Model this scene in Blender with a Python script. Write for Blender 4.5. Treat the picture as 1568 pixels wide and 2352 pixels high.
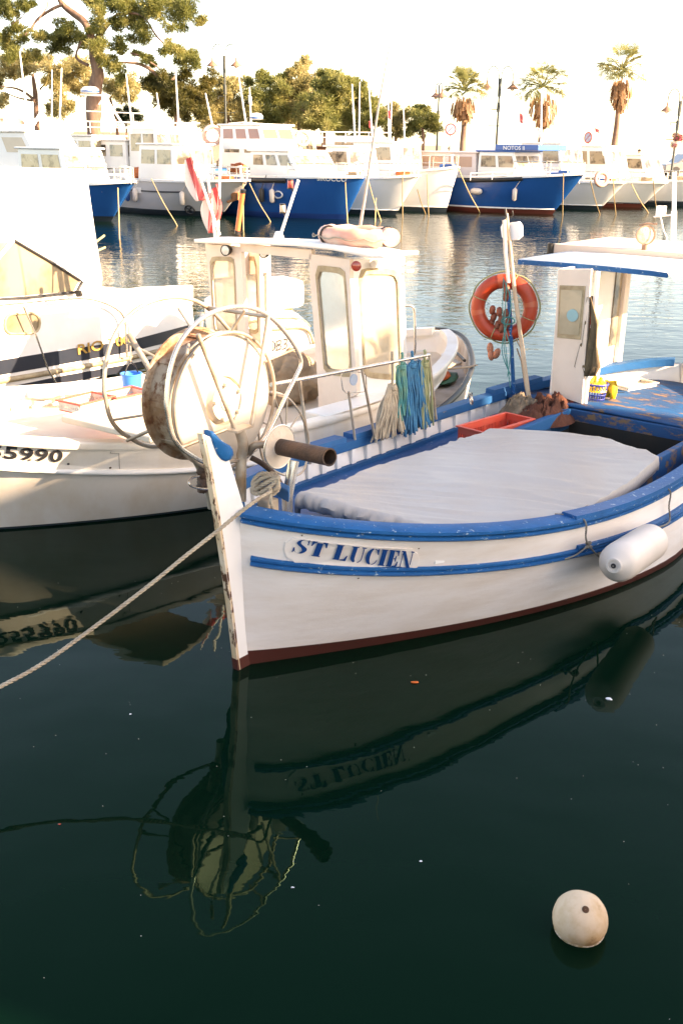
import bpy, bmesh, math, random
import numpy as np
from mathutils import Vector, Matrix, noise as mnoise
R=math.radians
for o in list(bpy.data.objects): bpy.data.objects.remove(o)
SC=bpy.context.scene; COL=SC.collection
# ---------------------------------------------------------------- camera
CH=2.8; CF=2287.; PITCH=math.atan((1176-335.)/CF); ROLL=R(.7)
fw=np.array([0,math.cos(PITCH),-math.sin(PITCH)])
_u=np.array([0,math.sin(PITCH),math.cos(PITCH)]); _r=np.array([1.,0,0])
rt=_r*math.cos(ROLL)+_u*math.sin(ROLL); up=_u*math.cos(ROLL)-_r*math.sin(ROLL)
CC=np.array([0,0,CH])
cd=bpy.data.cameras.new('camera'); cam=bpy.data.objects.new('camera',cd); COL.objects.link(cam); SC.camera=cam
cd.sensor_fit='VERTICAL'; cd.sensor_height=36; cd.lens=36*CF/2352; cd.clip_end=5000; cd.clip_start=.05
cam.matrix_world=Matrix(((rt[0],up[0],-fw[0],0),(rt[1],up[1],-fw[1],0),(rt[2],up[2],-fw[2],CH),(0,0,0,1)))
# ---------------------------------------------------------------- light
SUN_AZ=-20.; SUN_EL=24.      # direction towards the sun, degrees from +X, above the horizon
w=bpy.data.worlds.new('World'); SC.world=w; w.use_nodes=True
nt=w.node_tree; bg=nt.nodes['Background']; sky=nt.nodes.new('ShaderNodeTexSky'); sky.sky_type='NISHITA'; sky.sun_disc=False
sky.sun_elevation=R(SUN_EL); sky.sun_rotation=R(90-SUN_AZ); sky.air_density=.8; sky.dust_density=.8; sky.ozone_density=1.0
nt.links.new(sky.outputs[0],bg.inputs[0]); bg.inputs[1].default_value=.15
sd=bpy.data.lights.new('sun','SUN'); sd.energy=4.9; sd.angle=R(.5); sd.color=(1,.88,.75)
sun=bpy.data.objects.new('sun',sd); COL.objects.link(sun)
sv=Vector((math.cos(R(SUN_AZ))*math.cos(R(SUN_EL)),math.sin(R(SUN_AZ))*math.cos(R(SUN_EL)),math.sin(R(SUN_EL))))
sun.rotation_euler=sv.to_track_quat('Z','Y').to_euler(); sun.location=(20,-10,20)
vs=SC.view_settings; vs.view_transform='Standard'; vs.look='None'; vs.exposure=2.25; vs.gamma=1
vs.use_white_balance=True; vs.white_balance_temperature=9300; vs.white_balance_tint=18
SC.cycles.max_bounces=8; SC.cycles.caustics_reflective=False; SC.cycles.caustics_refractive=False
SC.cycles.use_denoising=True
# ---------------------------------------------------------------- calibration: a pixel of the 1568x2352 view to a point in the place
def ray(x,y): return fw+rt*(x-784)/CF+up*(1176-y)/CF
def WZ(x,y,z=0.): d=ray(x,y); return CC+d*((z-CH)/d[2])
def WY(x,y,Y): d=ray(x,y); return CC+d*(Y/d[1])
def PX(p): v=np.array(p)-CC; k=v@fw; return 784+CF*(v@rt)/k,1176-CF*(v@up)/k
class Frame:
    def __init__(s,x,y,deg,z=0):
        t=R(deg); s.o=np.array([x,y,z],float); s.a=np.array([math.cos(t),math.sin(t),0]); s.b=np.array([-s.a[1],s.a[0],0]); s.deg=deg
        s.M=Matrix.Translation((x,y,z))@Matrix.Rotation(t,4,'Z')
    def L(s,w): v=np.array(w)-s.o; return (float(v@s.a),float(v@s.b),float(v[2]))
    def W(s,l): return s.o+s.a*l[0]+s.b*l[1]+np.array([0,0,l[2]])
    def z(s,x,y,z): return s.L(WZ(x,y,z))
    def _p(s,x,y,n,d): r=ray(x,y); return s.L(CC+r*((d-(CC-s.o)@n)/(r@n)))
    def ony(s,x,y,d): return s._p(x,y,s.b,d)
    def onx(s,x,y,d): return s._p(x,y,s.a,d)
WF=Frame(0,0,0)
# ---------------------------------------------------------------- materials
MATS={}
def _new(name):
    m=bpy.data.materials.new(name); m.use_nodes=True; return m,m.node_tree,m.node_tree.nodes['Principled BSDF']
def mat(name,col,rough=.5,metal=0,col2=None,amt=.35,scale=6,sharp=.12,dirt=None,damt=.25,dscale=2.5,bump=.0,bscale=40,stretch=None,coat=0,trans=0,alpha=1,emit=None,spec=None):
    """procedural paint: base colour, patches of col2 (chips / fading), soft dirt (reflections on window glass), fine bump"""
    if name in MATS: return MATS[name]
    m,nt,b=_new(name); N=nt.nodes; Lk=nt.links
    b.inputs['Roughness'].default_value=rough; b.inputs['Metallic'].default_value=metal
    if coat: b.inputs['Coat Weight'].default_value=coat
    if trans: b.inputs['Transmission Weight'].default_value=trans
    if spec is not None: b.inputs['Specular IOR Level'].default_value=spec
    tc=N.new('ShaderNodeTexCoord'); src=tc.outputs['Object']
    if stretch:
        mp=N.new('ShaderNodeMapping'); mp.inputs['Scale'].default_value=stretch; Lk.new(src,mp.inputs[0]); src=mp.outputs[0]
    def noise(sc,det=6,ro=.6):
        n=N.new('ShaderNodeTexNoise'); n.inputs['Scale'].default_value=sc; n.inputs['Detail'].default_value=det; n.inputs['Roughness'].default_value=ro; Lk.new(src,n.inputs['Vector']); return n.outputs[0]
    def mix(fac,a,bc):
        x=N.new('ShaderNodeMix'); x.data_type='RGBA'; Lk.new(fac,x.inputs[0])
        if hasattr(a,'node'): Lk.new(a,x.inputs[6])
        else: x.inputs[6].default_value=(*a,1)
        x.inputs[7].default_value=(*bc,1); return x.outputs[2]
    def ramp(v,lo,hi,to=1):
        r=N.new('ShaderNodeMapRange'); Lk.new(v,r.inputs[0]); r.inputs[1].default_value=lo; r.inputs[2].default_value=hi; r.inputs[4].default_value=to; return r.outputs[0]
    c=tuple(col)
    d=dirt if dirt else tuple(x*.8 for x in col)
    c=mix(ramp(noise(dscale,4),.40,.75,damt*2),c,d)
    if col2:
        t=.72-amt*.45
        c=mix(ramp(noise(scale,8,.7),t,t+sharp),c,col2)
    Lk.new(c,b.inputs['Base Color'])
    if bump:
        bp=N.new('ShaderNodeBump'); bp.inputs['Strength'].default_value=bump; bp.inputs['Distance'].default_value=.01; Lk.new(noise(bscale,4),bp.inputs['Height']); Lk.new(bp.outputs[0],b.inputs['Normal'])
    if emit: b.inputs['Emission Color'].default_value=(*emit,1); b.inputs['Emission Strength'].default_value=1
    MATS[name]=m; return m
M_white=mat('white boat paint',(.80,.79,.76),.38,dirt=(.66,.60,.52),damt=.22,col2=(.50,.36,.22),amt=.0,scale=9,sharp=.06,bump=.08,bscale=14)
M_hull=mat('hull paint',(.80,.74,.69),.34,dirt=(.68,.58,.49),damt=.45,dscale=1.6,col2=(.45,.33,.22),amt=-.05,scale=16,sharp=.03,bump=.25,bscale=6,stretch=(1,1,5))
M_stem=mat('stem paint',(.80,.79,.78),.4,dirt=(.66,.60,.54),col2=(.20,.09,.03),amt=-.02,scale=14,sharp=.03,stretch=(1,1,.35))
M_stemf=mat('stem edge wood',(.62,.42,.24),.6,dirt=(.72,.60,.46),damt=.5,dscale=6,col2=(.10,.035,.015),amt=.42,scale=14,sharp=.05,stretch=(1,1,.5))
M_maroon=mat('maroon antifouling',(.085,.02,.014),.5,dirt=(.05,.02,.015),col2=(.3,.24,.2),amt=-.15,scale=20,sharp=.03)
M_blue=mat('blue gloss paint',(.0,.095,.27),.42,spec=.2,dirt=(.0,.07,.20),damt=.5,dscale=5,col2=(.34,.42,.48),amt=.25,scale=28,sharp=.04,bump=.25,bscale=30,stretch=(1,1,2))
M_bluew=mat('worn blue paint',(.004,.09,.24),.6,spec=.2,dirt=(.01,.07,.17),damt=.5,dscale=5,col2=(.36,.22,.13),amt=.15,scale=11,sharp=.07,bump=.3,bscale=26,stretch=(.4,1,1))
M_bluechip=mat('chipped blue deck',(.002,.085,.24),.5,spec=.25,dirt=(.01,.06,.17),damt=.5,col2=(.62,.66,.70),amt=.18,scale=20,sharp=.05,bump=.2,bscale=30,stretch=(.5,1,1))
M_wood=mat('bare grey wood',(.42,.33,.24),.75,dirt=(.26,.19,.13),damt=.6,dscale=4,col2=(.6,.54,.46),amt=.2,scale=9,sharp=.2,bump=.3,bscale=24,stretch=(.3,2,2))
M_pink=mat('cabin paint with painted shade',(.72,.61,.52),.5,dirt=(.62,.49,.39),damt=.35,dscale=3,bump=.1,bscale=60)  # near-white cabin colour toned tan: shade of the unlit faces painted in
M_galv=mat('galvanised tube',(.40,.35,.29),.45,.4,dirt=(.26,.17,.10),damt=.55,dscale=7,col2=(.22,.10,.04),amt=.0,scale=18,sharp=.06,bump=.2,bscale=60)
M_steel=mat('bright steel',(.60,.58,.54),.24,.8,dirt=(.42,.34,.26),damt=.4,dscale=9)
M_rust=mat('rusty drum steel',(.34,.27,.20),.7,.1,dirt=(.22,.12,.06),damt=.9,dscale=6,col2=(.13,.045,.015),amt=.5,scale=13,sharp=.12,bump=.6,bscale=40)
M_rustd=mat('dark rusted pipe',(.10,.055,.035),.65,.3,dirt=(.045,.03,.025),damt=.7,dscale=8,col2=(.26,.09,.03),amt=.15,scale=24,sharp=.1,bump=.6,bscale=50)
M_disc=mat('white drum plate',(.50,.44,.37),.42,dirt=(.58,.47,.36),damt=.35,dscale=3,col2=(.34,.17,.07),amt=-.08,scale=22,sharp=.05,bump=.1,bscale=30)
M_discr=mat('rust stained plate',(.58,.50,.42),.6,dirt=(.5,.36,.26),damt=.4,dscale=10,col2=(.28,.10,.03),amt=.34,scale=9,sharp=.2,bump=.3,bscale=50)
M_black=mat('black rubber',(.015,.015,.016),.55)
M_tarp=mat('grey vinyl sheet',(.42,.395,.37),.45,dirt=(.42,.365,.32),damt=.45,dscale=1.5,bump=.45,bscale=16,stretch=(1.6,.8,1))
M_rope=mat('beige rope',(.42,.35,.26),.9,dirt=(.26,.20,.14),damt=.5,dscale=14,bump=.5,bscale=120)
M_ropeg=mat('grey old rope',(.26,.23,.19),.9,dirt=(.14,.12,.10),damt=.6,dscale=20,bump=.5,bscale=150)
M_ropeb=mat('blue rope',(.015,.16,.30),.8,dirt=(.02,.09,.16),damt=.5,dscale=14)
M_ropet=mat('green rope',(.03,.22,.22),.8,dirt=(.16,.26,.16),damt=.6,dscale=9)
M_ropey=mat('straw yellow rope',(.26,.25,.13),.85,dirt=(.25,.30,.16),damt=.5,dscale=12)
M_orange=mat('orange lifebuoy plastic',(.40,.038,.010),.45,dirt=(.32,.035,.01),damt=.4,dscale=6,col2=(.62,.20,.10),amt=-.1,scale=14,sharp=.1)
M_red=mat('red plastic',(.55,.035,.02),.42,dirt=(.40,.03,.02))
M_brownf=mat('brown cork float',(.28,.07,.035),.6,dirt=(.16,.05,.03),damt=.6)
M_net=mat('brown netting',(.085,.026,.012),.95,dirt=(.11,.035,.02),damt=.8,dscale=9,col2=(.30,.22,.15),amt=.12,scale=5,sharp=.1,bump=1,bscale=90)
M_netg=mat('khaki netting',(.22,.17,.12),.95,dirt=(.12,.09,.06),damt=.8,dscale=10,bump=1,bscale=90)
M_yellow=mat('yellow oilskin',(.75,.45,.03),.4,dirt=(.6,.33,.02))
M_basket=mat('blue basket plastic',(.03,.05,.28),.45)
M_bucket=mat('blue bucket plastic',(.02,.22,.62),.4)
M_jacket=mat('olive cloth',(.17,.12,.07),.95,dirt=(.10,.07,.04),damt=.6,bump=.6,bscale=50)
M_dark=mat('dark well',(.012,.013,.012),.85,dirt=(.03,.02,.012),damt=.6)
M_navy=mat('navy hull stripe',(.012,.018,.03),.4,dirt=(.03,.025,.03))
M_gold=mat('gold lettering',(.40,.23,.05),.6)
M_ink=mat('black lettering',(.02,.022,.028),.5,dirt=(.07,.065,.06),damt=.3,dscale=12)
M_bink=mat('blue lettering',(.0,.045,.18),.6,spec=.1,dirt=(.005,.06,.19),damt=.3,dscale=12,col2=(.6,.6,.6),amt=-.12,scale=30,sharp=.04)
M_label=mat('white lettering',(.75,.76,.78),.5)
M_glass=mat('cloudy perspex',(.40,.35,.25),.12,dirt=(.28,.23,.15),damt=.5,dscale=3,coat=.5)
M_glassd=mat('window with painted reflections',(.07,.06,.045),.06,dirt=(.34,.27,.18),damt=1.6,dscale=1.7,col2=(.5,.45,.38),amt=.2,scale=3,sharp=.05)  # tan patches imitate interior reflections, painted into the glass colour
M_hoodw=mat('hood window film',(.17,.135,.085),.15,dirt=(.30,.235,.155),damt=1.2,dscale=1.5)
M_seal=mat('window seal',(.40,.32,.20),.6,dirt=(.25,.18,.10),damt=.6,dscale=10)
M_lens=mat('lamp lens',(.75,.70,.60),.15,coat=1,dirt=(.5,.42,.32),dscale=8)
M_blkm=mat('black metal',(.02,.018,.016),.4,.3)
M_float=mat('cream mooring float',(.74,.54,.36),.6,dirt=(.60,.38,.20),damt=.8,dscale=9,col2=(.34,.16,.06),amt=.34,scale=5,sharp=.1,bump=.15,bscale=20)
M_fender=mat('white vinyl fender',(.72,.62,.54),.45,dirt=(.58,.52,.44),damt=.35,dscale=3,bump=.03,bscale=90)
M_crate=mat('red fish crate',(.60,.07,.04),.5,dirt=(.5,.12,.08),dscale=8)
M_cratew=mat('pale plastic crate',(.66,.62,.54),.5,dirt=(.42,.36,.28),dscale=8,damt=.5)
M_farblue=mat('far blue hull',(.004,.08,.28),.25,dirt=(.005,.055,.20),damt=.3,dscale=.6)
M_farnavy=mat('far navy hull',(.012,.05,.20),.35,dirt=(.01,.03,.12),dscale=.6)
M_farwhite=mat('far white gelcoat',(.78,.77,.74),.35,dirt=(.66,.62,.56),damt=.3,dscale=.5)
M_fargrey=mat('far grey hull',(.50,.48,.47),.4,dirt=(.4,.37,.34),damt=.3,dscale=.5)
M_boot=mat('dark boot top',(.02,.03,.04),.5)
M_bootr=mat('red boot top',(.14,.03,.02),.5)
M_varn=mat('varnished brown wood',(.25,.10,.04),.35,dirt=(.15,.06,.03))
M_flag=mat('red flag cloth',(.60,.10,.10),.85,dirt=(.5,.07,.07))
M_flagw=mat('white flag cloth',(.78,.72,.66),.85)
M_tan=mat('tan canvas',(.36,.26,.17),.9,dirt=(.24,.16,.10),damt=.6,dscale=5,bump=.5,bscale=20)
M_bark=mat('pine bark',(.22,.14,.10),.95,dirt=(.12,.07,.05),damt=.8,dscale=2,bump=1,bscale=5,stretch=(1,1,.4))
M_stone=mat('quay stone',(.42,.36,.30),.9,dirt=(.30,.25,.20),damt=.5,dscale=.5,bump=.4,bscale=3)
M_brick=mat('promenade wall',(.40,.30,.25),.9,dirt=(.30,.22,.18),damt=.5,dscale=.4)
M_lamp=mat('grey green lamp iron',(.06,.07,.065),.5,.3)
M_skin=mat('skin',(.5,.32,.22),.6)
M_cloth=mat('dark clothes',(.08,.07,.07),.9)
M_clothw=mat('pale clothes',(.6,.5,.45),.9)
M_pot=mat('flower pink',(.55,.08,.16),.8,dirt=(.10,.16,.05),damt=.9,dscale=6)
M_plaster=mat('plaster',(.74,.66,.56),.9)
M_pave=mat('pale quay paving',(.64,.58,.50),.9,dirt=(.54,.47,.40),damt=.5,dscale=.6)
def leafmat(name,c1,c2,c3):
    m,nt,b=_new(name); N=nt.nodes; L=nt.links
    tc=N.new('ShaderNodeTexCoord'); n=N.new('ShaderNodeTexNoise'); n.inputs['Scale'].default_value=.55; n.inputs['Detail'].default_value=5; n.inputs['Roughness'].default_value=.7; L.new(tc.outputs['Object'],n.inputs['Vector'])
    r=N.new('ShaderNodeValToRGB'); L.new(n.outputs[0],r.inputs[0]); e=r.color_ramp.elements
    e[0].position=.36; e[0].color=(*c1,1); e[1].position=.66; e[1].color=(*c3,1); x=e.new(.5); x.color=(*c2,1)
    L.new(r.outputs[0],b.inputs['Base Color']); b.inputs['Roughness'].default_value=.6
    tr=N.new('ShaderNodeBsdfTranslucent'); L.new(r.outputs[0],tr.inputs[0]); mx=N.new('ShaderNodeMixShader'); mx.inputs[0].default_value=.5
    out=N['Material Output']; L.new(b.outputs[0],mx.inputs[1]); L.new(tr.outputs[0],mx.inputs[2]); L.new(mx.outputs[0],out.inputs[0]); return m
M_pine=leafmat('pine needles',(.05,.065,.015),(.17,.18,.045),(.32,.29,.10))
M_pined=leafmat('dark pine needles',(.03,.04,.012),(.09,.085,.02),(.19,.15,.04))
M_tree=leafmat('dry green foliage',(.17,.16,.06),(.36,.32,.14),(.52,.45,.24))
M_treeg=leafmat('green foliage',(.06,.08,.02),(.21,.22,.065),(.38,.35,.14))
M_bush=leafmat('dark bush',(.012,.03,.014),(.03,.05,.02),(.06,.08,.03))
M_palm=leafmat('palm fronds',(.11,.13,.05),(.24,.24,.09),(.40,.33,.13))
M_palmd=leafmat('dead palm fronds',(.22,.12,.055),(.36,.2,.10),(.48,.30,.16))
# ---------------------------------------------------------------- object helpers
WM={}
def tagp(o,label=None,cat=None,group=None,kind=None):
    if label: o['label']=label
    if cat: o['category']=cat
    if group: o['group']=group
    if kind: o['kind']=kind
    return o
def thing(name,frame,label,cat,group=None):
    o=bpy.data.objects.new(name,None); COL.objects.link(o); o.matrix_world=frame.M; o.empty_display_size=.1; WM[o.name]=frame.M.copy(); tagp(o,label,cat,group); return o
def fr(x,y,z=0,deg=0): return Frame(x,y,deg,z)
class MB:
    def __init__(s,frame=WF): s.v=[];s.f=[];s.mi=[];s.F=frame;s.cur=0
    def add(s,vs,fs,mi=None):
        n=len(s.v); s.v+=[tuple(map(float,p)) for p in vs]; s.f+=[tuple(i+n for i in f) for f in fs]; s.mi+=[s.cur if mi is None else mi]*len(fs)
    def box(s,c,d,rz=0,ry=0,rx=0,mi=None,taper=1):
        m=Matrix.Rotation(rz,3,'Z')@Matrix.Rotation(ry,3,'Y')@Matrix.Rotation(rx,3,'X'); vs=[]
        for k in(-.5,.5):
            t=taper if k>0 else 1
            for i,j in((-.5,-.5),(.5,-.5),(.5,.5),(-.5,.5)): p=m@Vector((i*d[0]*t,j*d[1]*t,k*d[2])); vs.append((c[0]+p.x,c[1]+p.y,c[2]+p.z))
        s.add(vs,[(0,3,2,1),(4,5,6,7),(0,1,5,4),(1,2,6,5),(2,3,7,6),(3,0,4,7)],mi)
    def bx(s,x0,x1,y0,y1,z0,z1,mi=None): s.box(((x0+x1)/2,(y0+y1)/2,(z0+z1)/2),(abs(x1-x0),abs(y1-y0),abs(z1-z0)),mi=mi)
    def tube(s,pts,r,n=8,closed=False,mi=None,flat=1.):
        pts=[Vector(p) for p in pts]; N=len(pts); rs=r if hasattr(r,'__len__') else [r]*N; vs=[];t0=None;nx=None
        for i,p in enumerate(pts):
            a=pts[(i-1)%N] if closed or i>0 else p; b=pts[(i+1)%N] if closed or i<N-1 else p
            t=(b-a); t=t.normalized() if t.length>1e-9 else Vector((0,0,1))
            if nx is None:
                h=Vector((0,0,1)) if abs(t.z)<.9 else Vector((1,0,0)); nx=t.cross(h).normalized()
            else: nx=(nx-t*nx.dot(t)); nx=nx.normalized() if nx.length>1e-6 else t.orthogonal().normalized()
            ny=t.cross(nx)
            for k in range(n): q=2*math.pi*k/n; vs.append(p+nx*math.cos(q)*rs[i]+ny*math.sin(q)*rs[i]*flat)
        fs=[]; m=N if closed else N-1
        for i in range(m):
            for k in range(n): fs.append((i*n+k,i*n+(k+1)%n,((i+1)%N)*n+(k+1)%n,((i+1)%N)*n+k))
        if not closed: fs+=[tuple(range(n))[::-1],tuple((N-1)*n+k for k in range(n))]
        s.add(vs,fs,mi)
    def lathe(s,prof,c=(0,0,0),axis=(0,0,1),n=24,mi=None,caps=True):
        ax=Vector(axis).normalized(); e1=ax.orthogonal().normalized(); e2=ax.cross(e1); c=Vector(c); vs=[]
        for r,h in prof:
            for k in range(n): q=2*math.pi*k/n; vs.append(c+ax*h+e1*math.cos(q)*r+e2*math.sin(q)*r)
        fs=[(i*n+k,i*n+(k+1)%n,(i+1)*n+(k+1)%n,(i+1)*n+k) for i in range(len(prof)-1) for k in range(n)]
        if caps: fs+=[tuple(range(n))[::-1],tuple((len(prof)-1)*n+k for k in range(n))]
        s.add(vs,fs,mi)
    def torus(s,c,axis,R0,r,n=40,m=10,mi=None):
        ax=Vector(axis).normalized(); e1=ax.orthogonal().normalized(); e2=ax.cross(e1); c=Vector(c)
        s.tube([c+(e1*math.cos(2*math.pi*k/n)+e2*math.sin(2*math.pi*k/n))*R0 for k in range(n)],r,m,True,mi)
    def grid(s,P,mi=None,flip=False,wrap=False):
        h=len(P);wd=len(P[0]); vs=[p for row in P for p in row]; fs=[]
        for i in range(h-1):
            for j in range(wd if wrap else wd-1):
                q=(i*wd+j,i*wd+(j+1)%wd,(i+1)*wd+(j+1)%wd,(i+1)*wd+j); fs.append(q[::-1] if flip else q)
        s.add(vs,fs,mi)
    def prism(s,poly,ext,mi=None):
        n=len(poly); e=Vector(ext); a=[Vector(p) for p in poly]; vs=a+[p+e for p in a]
        s.add(vs,[tuple(range(n))[::-1],tuple(range(n,2*n))]+[(i,(i+1)%n,n+(i+1)%n,n+i) for i in range(n)],mi)
    def blob(s,c,r,n=12,m=8,jit=.0,seed=0,mi=None):
        vs=[];rr=random.Random(seed)
        for i in range(m+1):
            th=math.pi*i/m
            for k in range(n):
                q=2*math.pi*k/n; d=Vector((math.sin(th)*math.cos(q),math.sin(th)*math.sin(q),math.cos(th)))
                j=1+jit*mnoise.noise(d*2.3+Vector((seed,0,0))); vs.append((c[0]+d.x*r[0]*j,c[1]+d.y*r[1]*j,c[2]+d.z*r[2]*j))
        s.add(vs,[(i*n+k,i*n+(k+1)%n,(i+1)*n+(k+1)%n,(i+1)*n+k) for i in range(m) for k in range(n)],mi)
    def build(s,name,mats,parent=None,smooth=35,label=None,cat=None,group=None,kind=None,bevel=0,sub=0,thick=0,recalc=True):
        if not isinstance(mats,(list,tuple)): mats=[mats]
        me=bpy.data.meshes.new(name)
        Mw=s.F.M
        if parent is not None: T=WM[parent.name].inverted()@Mw; vs=[T@Vector(v) for v in s.v]; base=None
        else:
            vs=[Mw@Vector(v) for v in s.v]; a=np.array([tuple(v) for v in vs]); base=Vector(((a[:,0].min()+a[:,0].max())/2,(a[:,1].min()+a[:,1].max())/2,a[:,2].min())); vs=[v-base for v in vs]
        me.from_pydata([tuple(v) for v in vs],[],s.f)
        for m in mats: me.materials.append(m)
        if len(mats)>1: me.polygons.foreach_set('material_index',s.mi)
        if recalc:
            bm=bmesh.new(); bm.from_mesh(me); bmesh.ops.remove_doubles(bm,verts=bm.verts,dist=1e-5); bmesh.ops.recalc_face_normals(bm,faces=bm.faces); bm.to_mesh(me); bm.free()
        if smooth:
            me.polygons.foreach_set('use_smooth',[True]*len(me.polygons)); me.set_sharp_from_angle(angle=R(smooth))
        me.update()
        o=bpy.data.objects.new(name,me); COL.objects.link(o)
        if parent is not None: o.parent=parent; WM[o.name]=WM[parent.name]
        else: o.location=base; WM[o.name]=Matrix.Translation(base)
        if thick: md=o.modifiers.new('t','SOLIDIFY'); md.thickness=thick; md.offset=0
        if bevel: md=o.modifiers.new('b','BEVEL'); md.width=bevel; md.segments=2; md.limit_method='ANGLE'; md.angle_limit=R(40)
        if sub: md=o.modifiers.new('s','SUBSURF'); md.levels=sub; md.render_levels=sub
        tagp(o,label,cat,group,kind); return o
def spl(pts,n=8,closed=False):
    """Catmull-Rom through points"""
    P=[np.array(p,float) for p in pts]; N=len(P); out=[]
    for i in range(N if closed else N-1):
        g=lambda k: P[k%N] if closed else P[min(max(k,0),N-1)]
        a,b,c,d=g(i-1),g(i),g(i+1),g(i+2)
        for k in range(n):
            t=k/n; out.append(.5*((2*b)+(-a+c)*t+(2*a-5*b+4*c-d)*t*t+(-a+3*b-3*c+d)*t**3))
    if not closed: out.append(P[-1])
    return out
def lerp(a,b,t): return np.array(a,float)*(1-t)+np.array(b,float)*t
def text_polys(txt,bold=0.,shear=0.,spacing=1.):
    """outline of a text as triangles in a box 0..1 high; returns verts, faces, width"""
    c=bpy.data.curves.new('t','FONT'); c.body=txt; c.size=1; c.offset=bold; c.shear=shear; c.space_character=spacing; c.resolution_u=3
    o=bpy.data.objects.new('t',c); COL.objects.link(o); dg=bpy.context.evaluated_depsgraph_get(); me=bpy.data.meshes.new_from_object(o.evaluated_get(dg))
    v=[(p.co.x,p.co.y) for p in me.vertices]; f=[tuple(p.vertices) for p in me.polygons]
    bpy.data.objects.remove(o); bpy.data.curves.remove(c); bpy.data.meshes.remove(me)
    a=np.array(v); mn=a.min(0); mx=a.max(0); a=(a-mn)/(mx-mn); return a,f
def put_text(txt,quad,name,m,parent,frame,bold=.02,shear=0,spacing=1,fn=None,nrm=None,off=.004):
    """text laid on the quad bl, br, tr, tl (frame coordinates) or through fn(s,t)"""
    a,f=text_polys(txt,bold,shear,spacing); mb=MB(frame); vs=[]
    if fn is None:
        q=[np.array(p,float) for p in quad]; n=np.cross(q[1]-q[0],q[3]-q[0]); n/=np.linalg.norm(n)
        fn=lambda s,t:(q[0]*(1-s)+q[1]*s)*(1-t)+(q[3]*(1-s)+q[2]*s)*t+n*off
    mb.add([fn(x,y) for x,y in a],f); return mb.build(name,m,parent,smooth=0,recalc=False)
# a displacement-hull: sheer and waterline curves, double ended or with a transom
class Hull:
    def __init__(s,L,B,n,m,z0,zb,zs,wb,wn,wm,rk,rs=None,bulge=.0,tr=0.):
        s.L,s.B,s.n,s.m,s.z0,s.zb,s.zs,s.wb,s.wn,s.wm,s.rk=L,B,n,m,z0,zb,zs,wb,wn,wm,rk; s.rs=rk if rs is None else rs; s.bulge=bulge; s.tr=tr
    def half(s,u,B,n,m):
        q=abs(2*u-1); 
        if u>.5 and s.tr: return B/2*(1-(1-s.tr)*q**2.2)
        return B/2*max(0,1-q**n)**m
    def zg(s,u): return s.z0+((s.zb-s.z0) if u<.5 else (s.zs-s.z0))*abs(1-2*u)**2
    def g(s,u,side=-1,inn=0,dz=0): return np.array([u*s.L,side*max(0,s.half(u,s.B,s.n,s.m)-inn),s.zg(u)+dz])
    def w(s,u,side=-1): return np.array([s.rk+u*(s.L-s.rk-s.rs),side*s.half(u,s.B*s.wb,s.wn,s.wm),0.])
    def p(s,u,f,side=-1):
        a=s.w(u,side); b=s.g(u,side)
        if f>=0:
            r=a*(1-f)+b*f; r[1]*=1+s.bulge*math.sin(math.pi*f); return r
        r=a.copy(); r[1]*=(1+f*.45); r[2]=f*.45; r[0]=a[0]+(-f)*(.2 if u<.5 else -.2)*(abs(1-2*u)**2); return r
    def nrm(s,u,f,side=-1):
        e=1e-3; d1=s.p(min(1,u+e),f,side)-s.p(max(0,u-e),f,side); d2=s.p(u,f+e,side)-s.p(u,f-e,side) if f>.01 else s.p(u,f+e,side)-s.p(u,f,side); n=np.cross(d1,d2); n/=np.linalg.norm(n)+1e-12
        return n if n[1]*side>0 else -n
    def us(s,n=60): return [.5-.5*math.cos(math.pi*i/n) for i in range(n+1)]
    def shell(s,mb,boot=None,nu=60,fs=(-1,-.5,0,'b',.15,.3,.45,.6,.75,.9,1),mis=(0,1)):
        for side in(-1,1):
            P=[];nb=None
            for j,f in enumerate(fs):
                if f=='b': nb=j; P.append([s.p(u,boot(u)/s.zg(u),side) for u in s.us(nu)])
                else: P.append([s.p(u,f,side) for u in s.us(nu)])
            for j in range(len(P)-1): mb.grid(P[j:j+2],mi=mis[0] if (nb is not None and j<nb) else mis[1])
        if s.tr:
            T=[[s.p(1,f if f!='b' else boot(1)/s.zg(1),sd) for sd in(-1,1)] for f in fs]; mb.grid(T,mi=mis[1])
    def sweep(s,mb,prof,side,f0=1.,dz=None,u0=0.,u1=1.,n=70,mi=None):
        """profile (out,up) swept along the hull at sheer fraction 1 (or dz(u) below the sheer)"""
        rows=[]
        us=[u0+(u1-u0)*t for t in s.us(n)]
        for u in us:
            f=1. if dz is None else 1-dz(u)/s.zg(u)
            p=s.p(u,f,side); e=2e-3; ua,ub=max(0,u-e),min(1,u+e)
            t=s.p(ub,f,side)-s.p(ua,f,side); t[2]=0; t/=np.linalg.norm(t)+1e-12; o=np.array([t[1],-t[0],0.])
            if o[1]*side<0: o=-o
            rows.append([p+o*a+np.array([0,0,b]) for a,b in prof])
        mb.grid(rows,wrap=True,mi=mi); k=len(prof); 
        for r in(rows[0],rows[-1]): mb.add(r,[tuple(range(k))],mi)
    def hit(s,frame,px,py,side=-1):
        """hull parameters under a pixel"""
        if not hasattr(s,'_c'):
            s._u=np.linspace(.004,.9,260); s._f=np.linspace(0.02,1,60); s._c={}
        if side not in s._c:
            s._c[side]=np.array([[PX(frame.W(s.p(u,f,side))) for f in s._f] for u in s._u])
        d=((s._c[side]-np.array([px,py]))**2).sum(2); i,j=np.unravel_index(d.argmin(),d.shape); return s._u[i],s._f[j]
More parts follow.
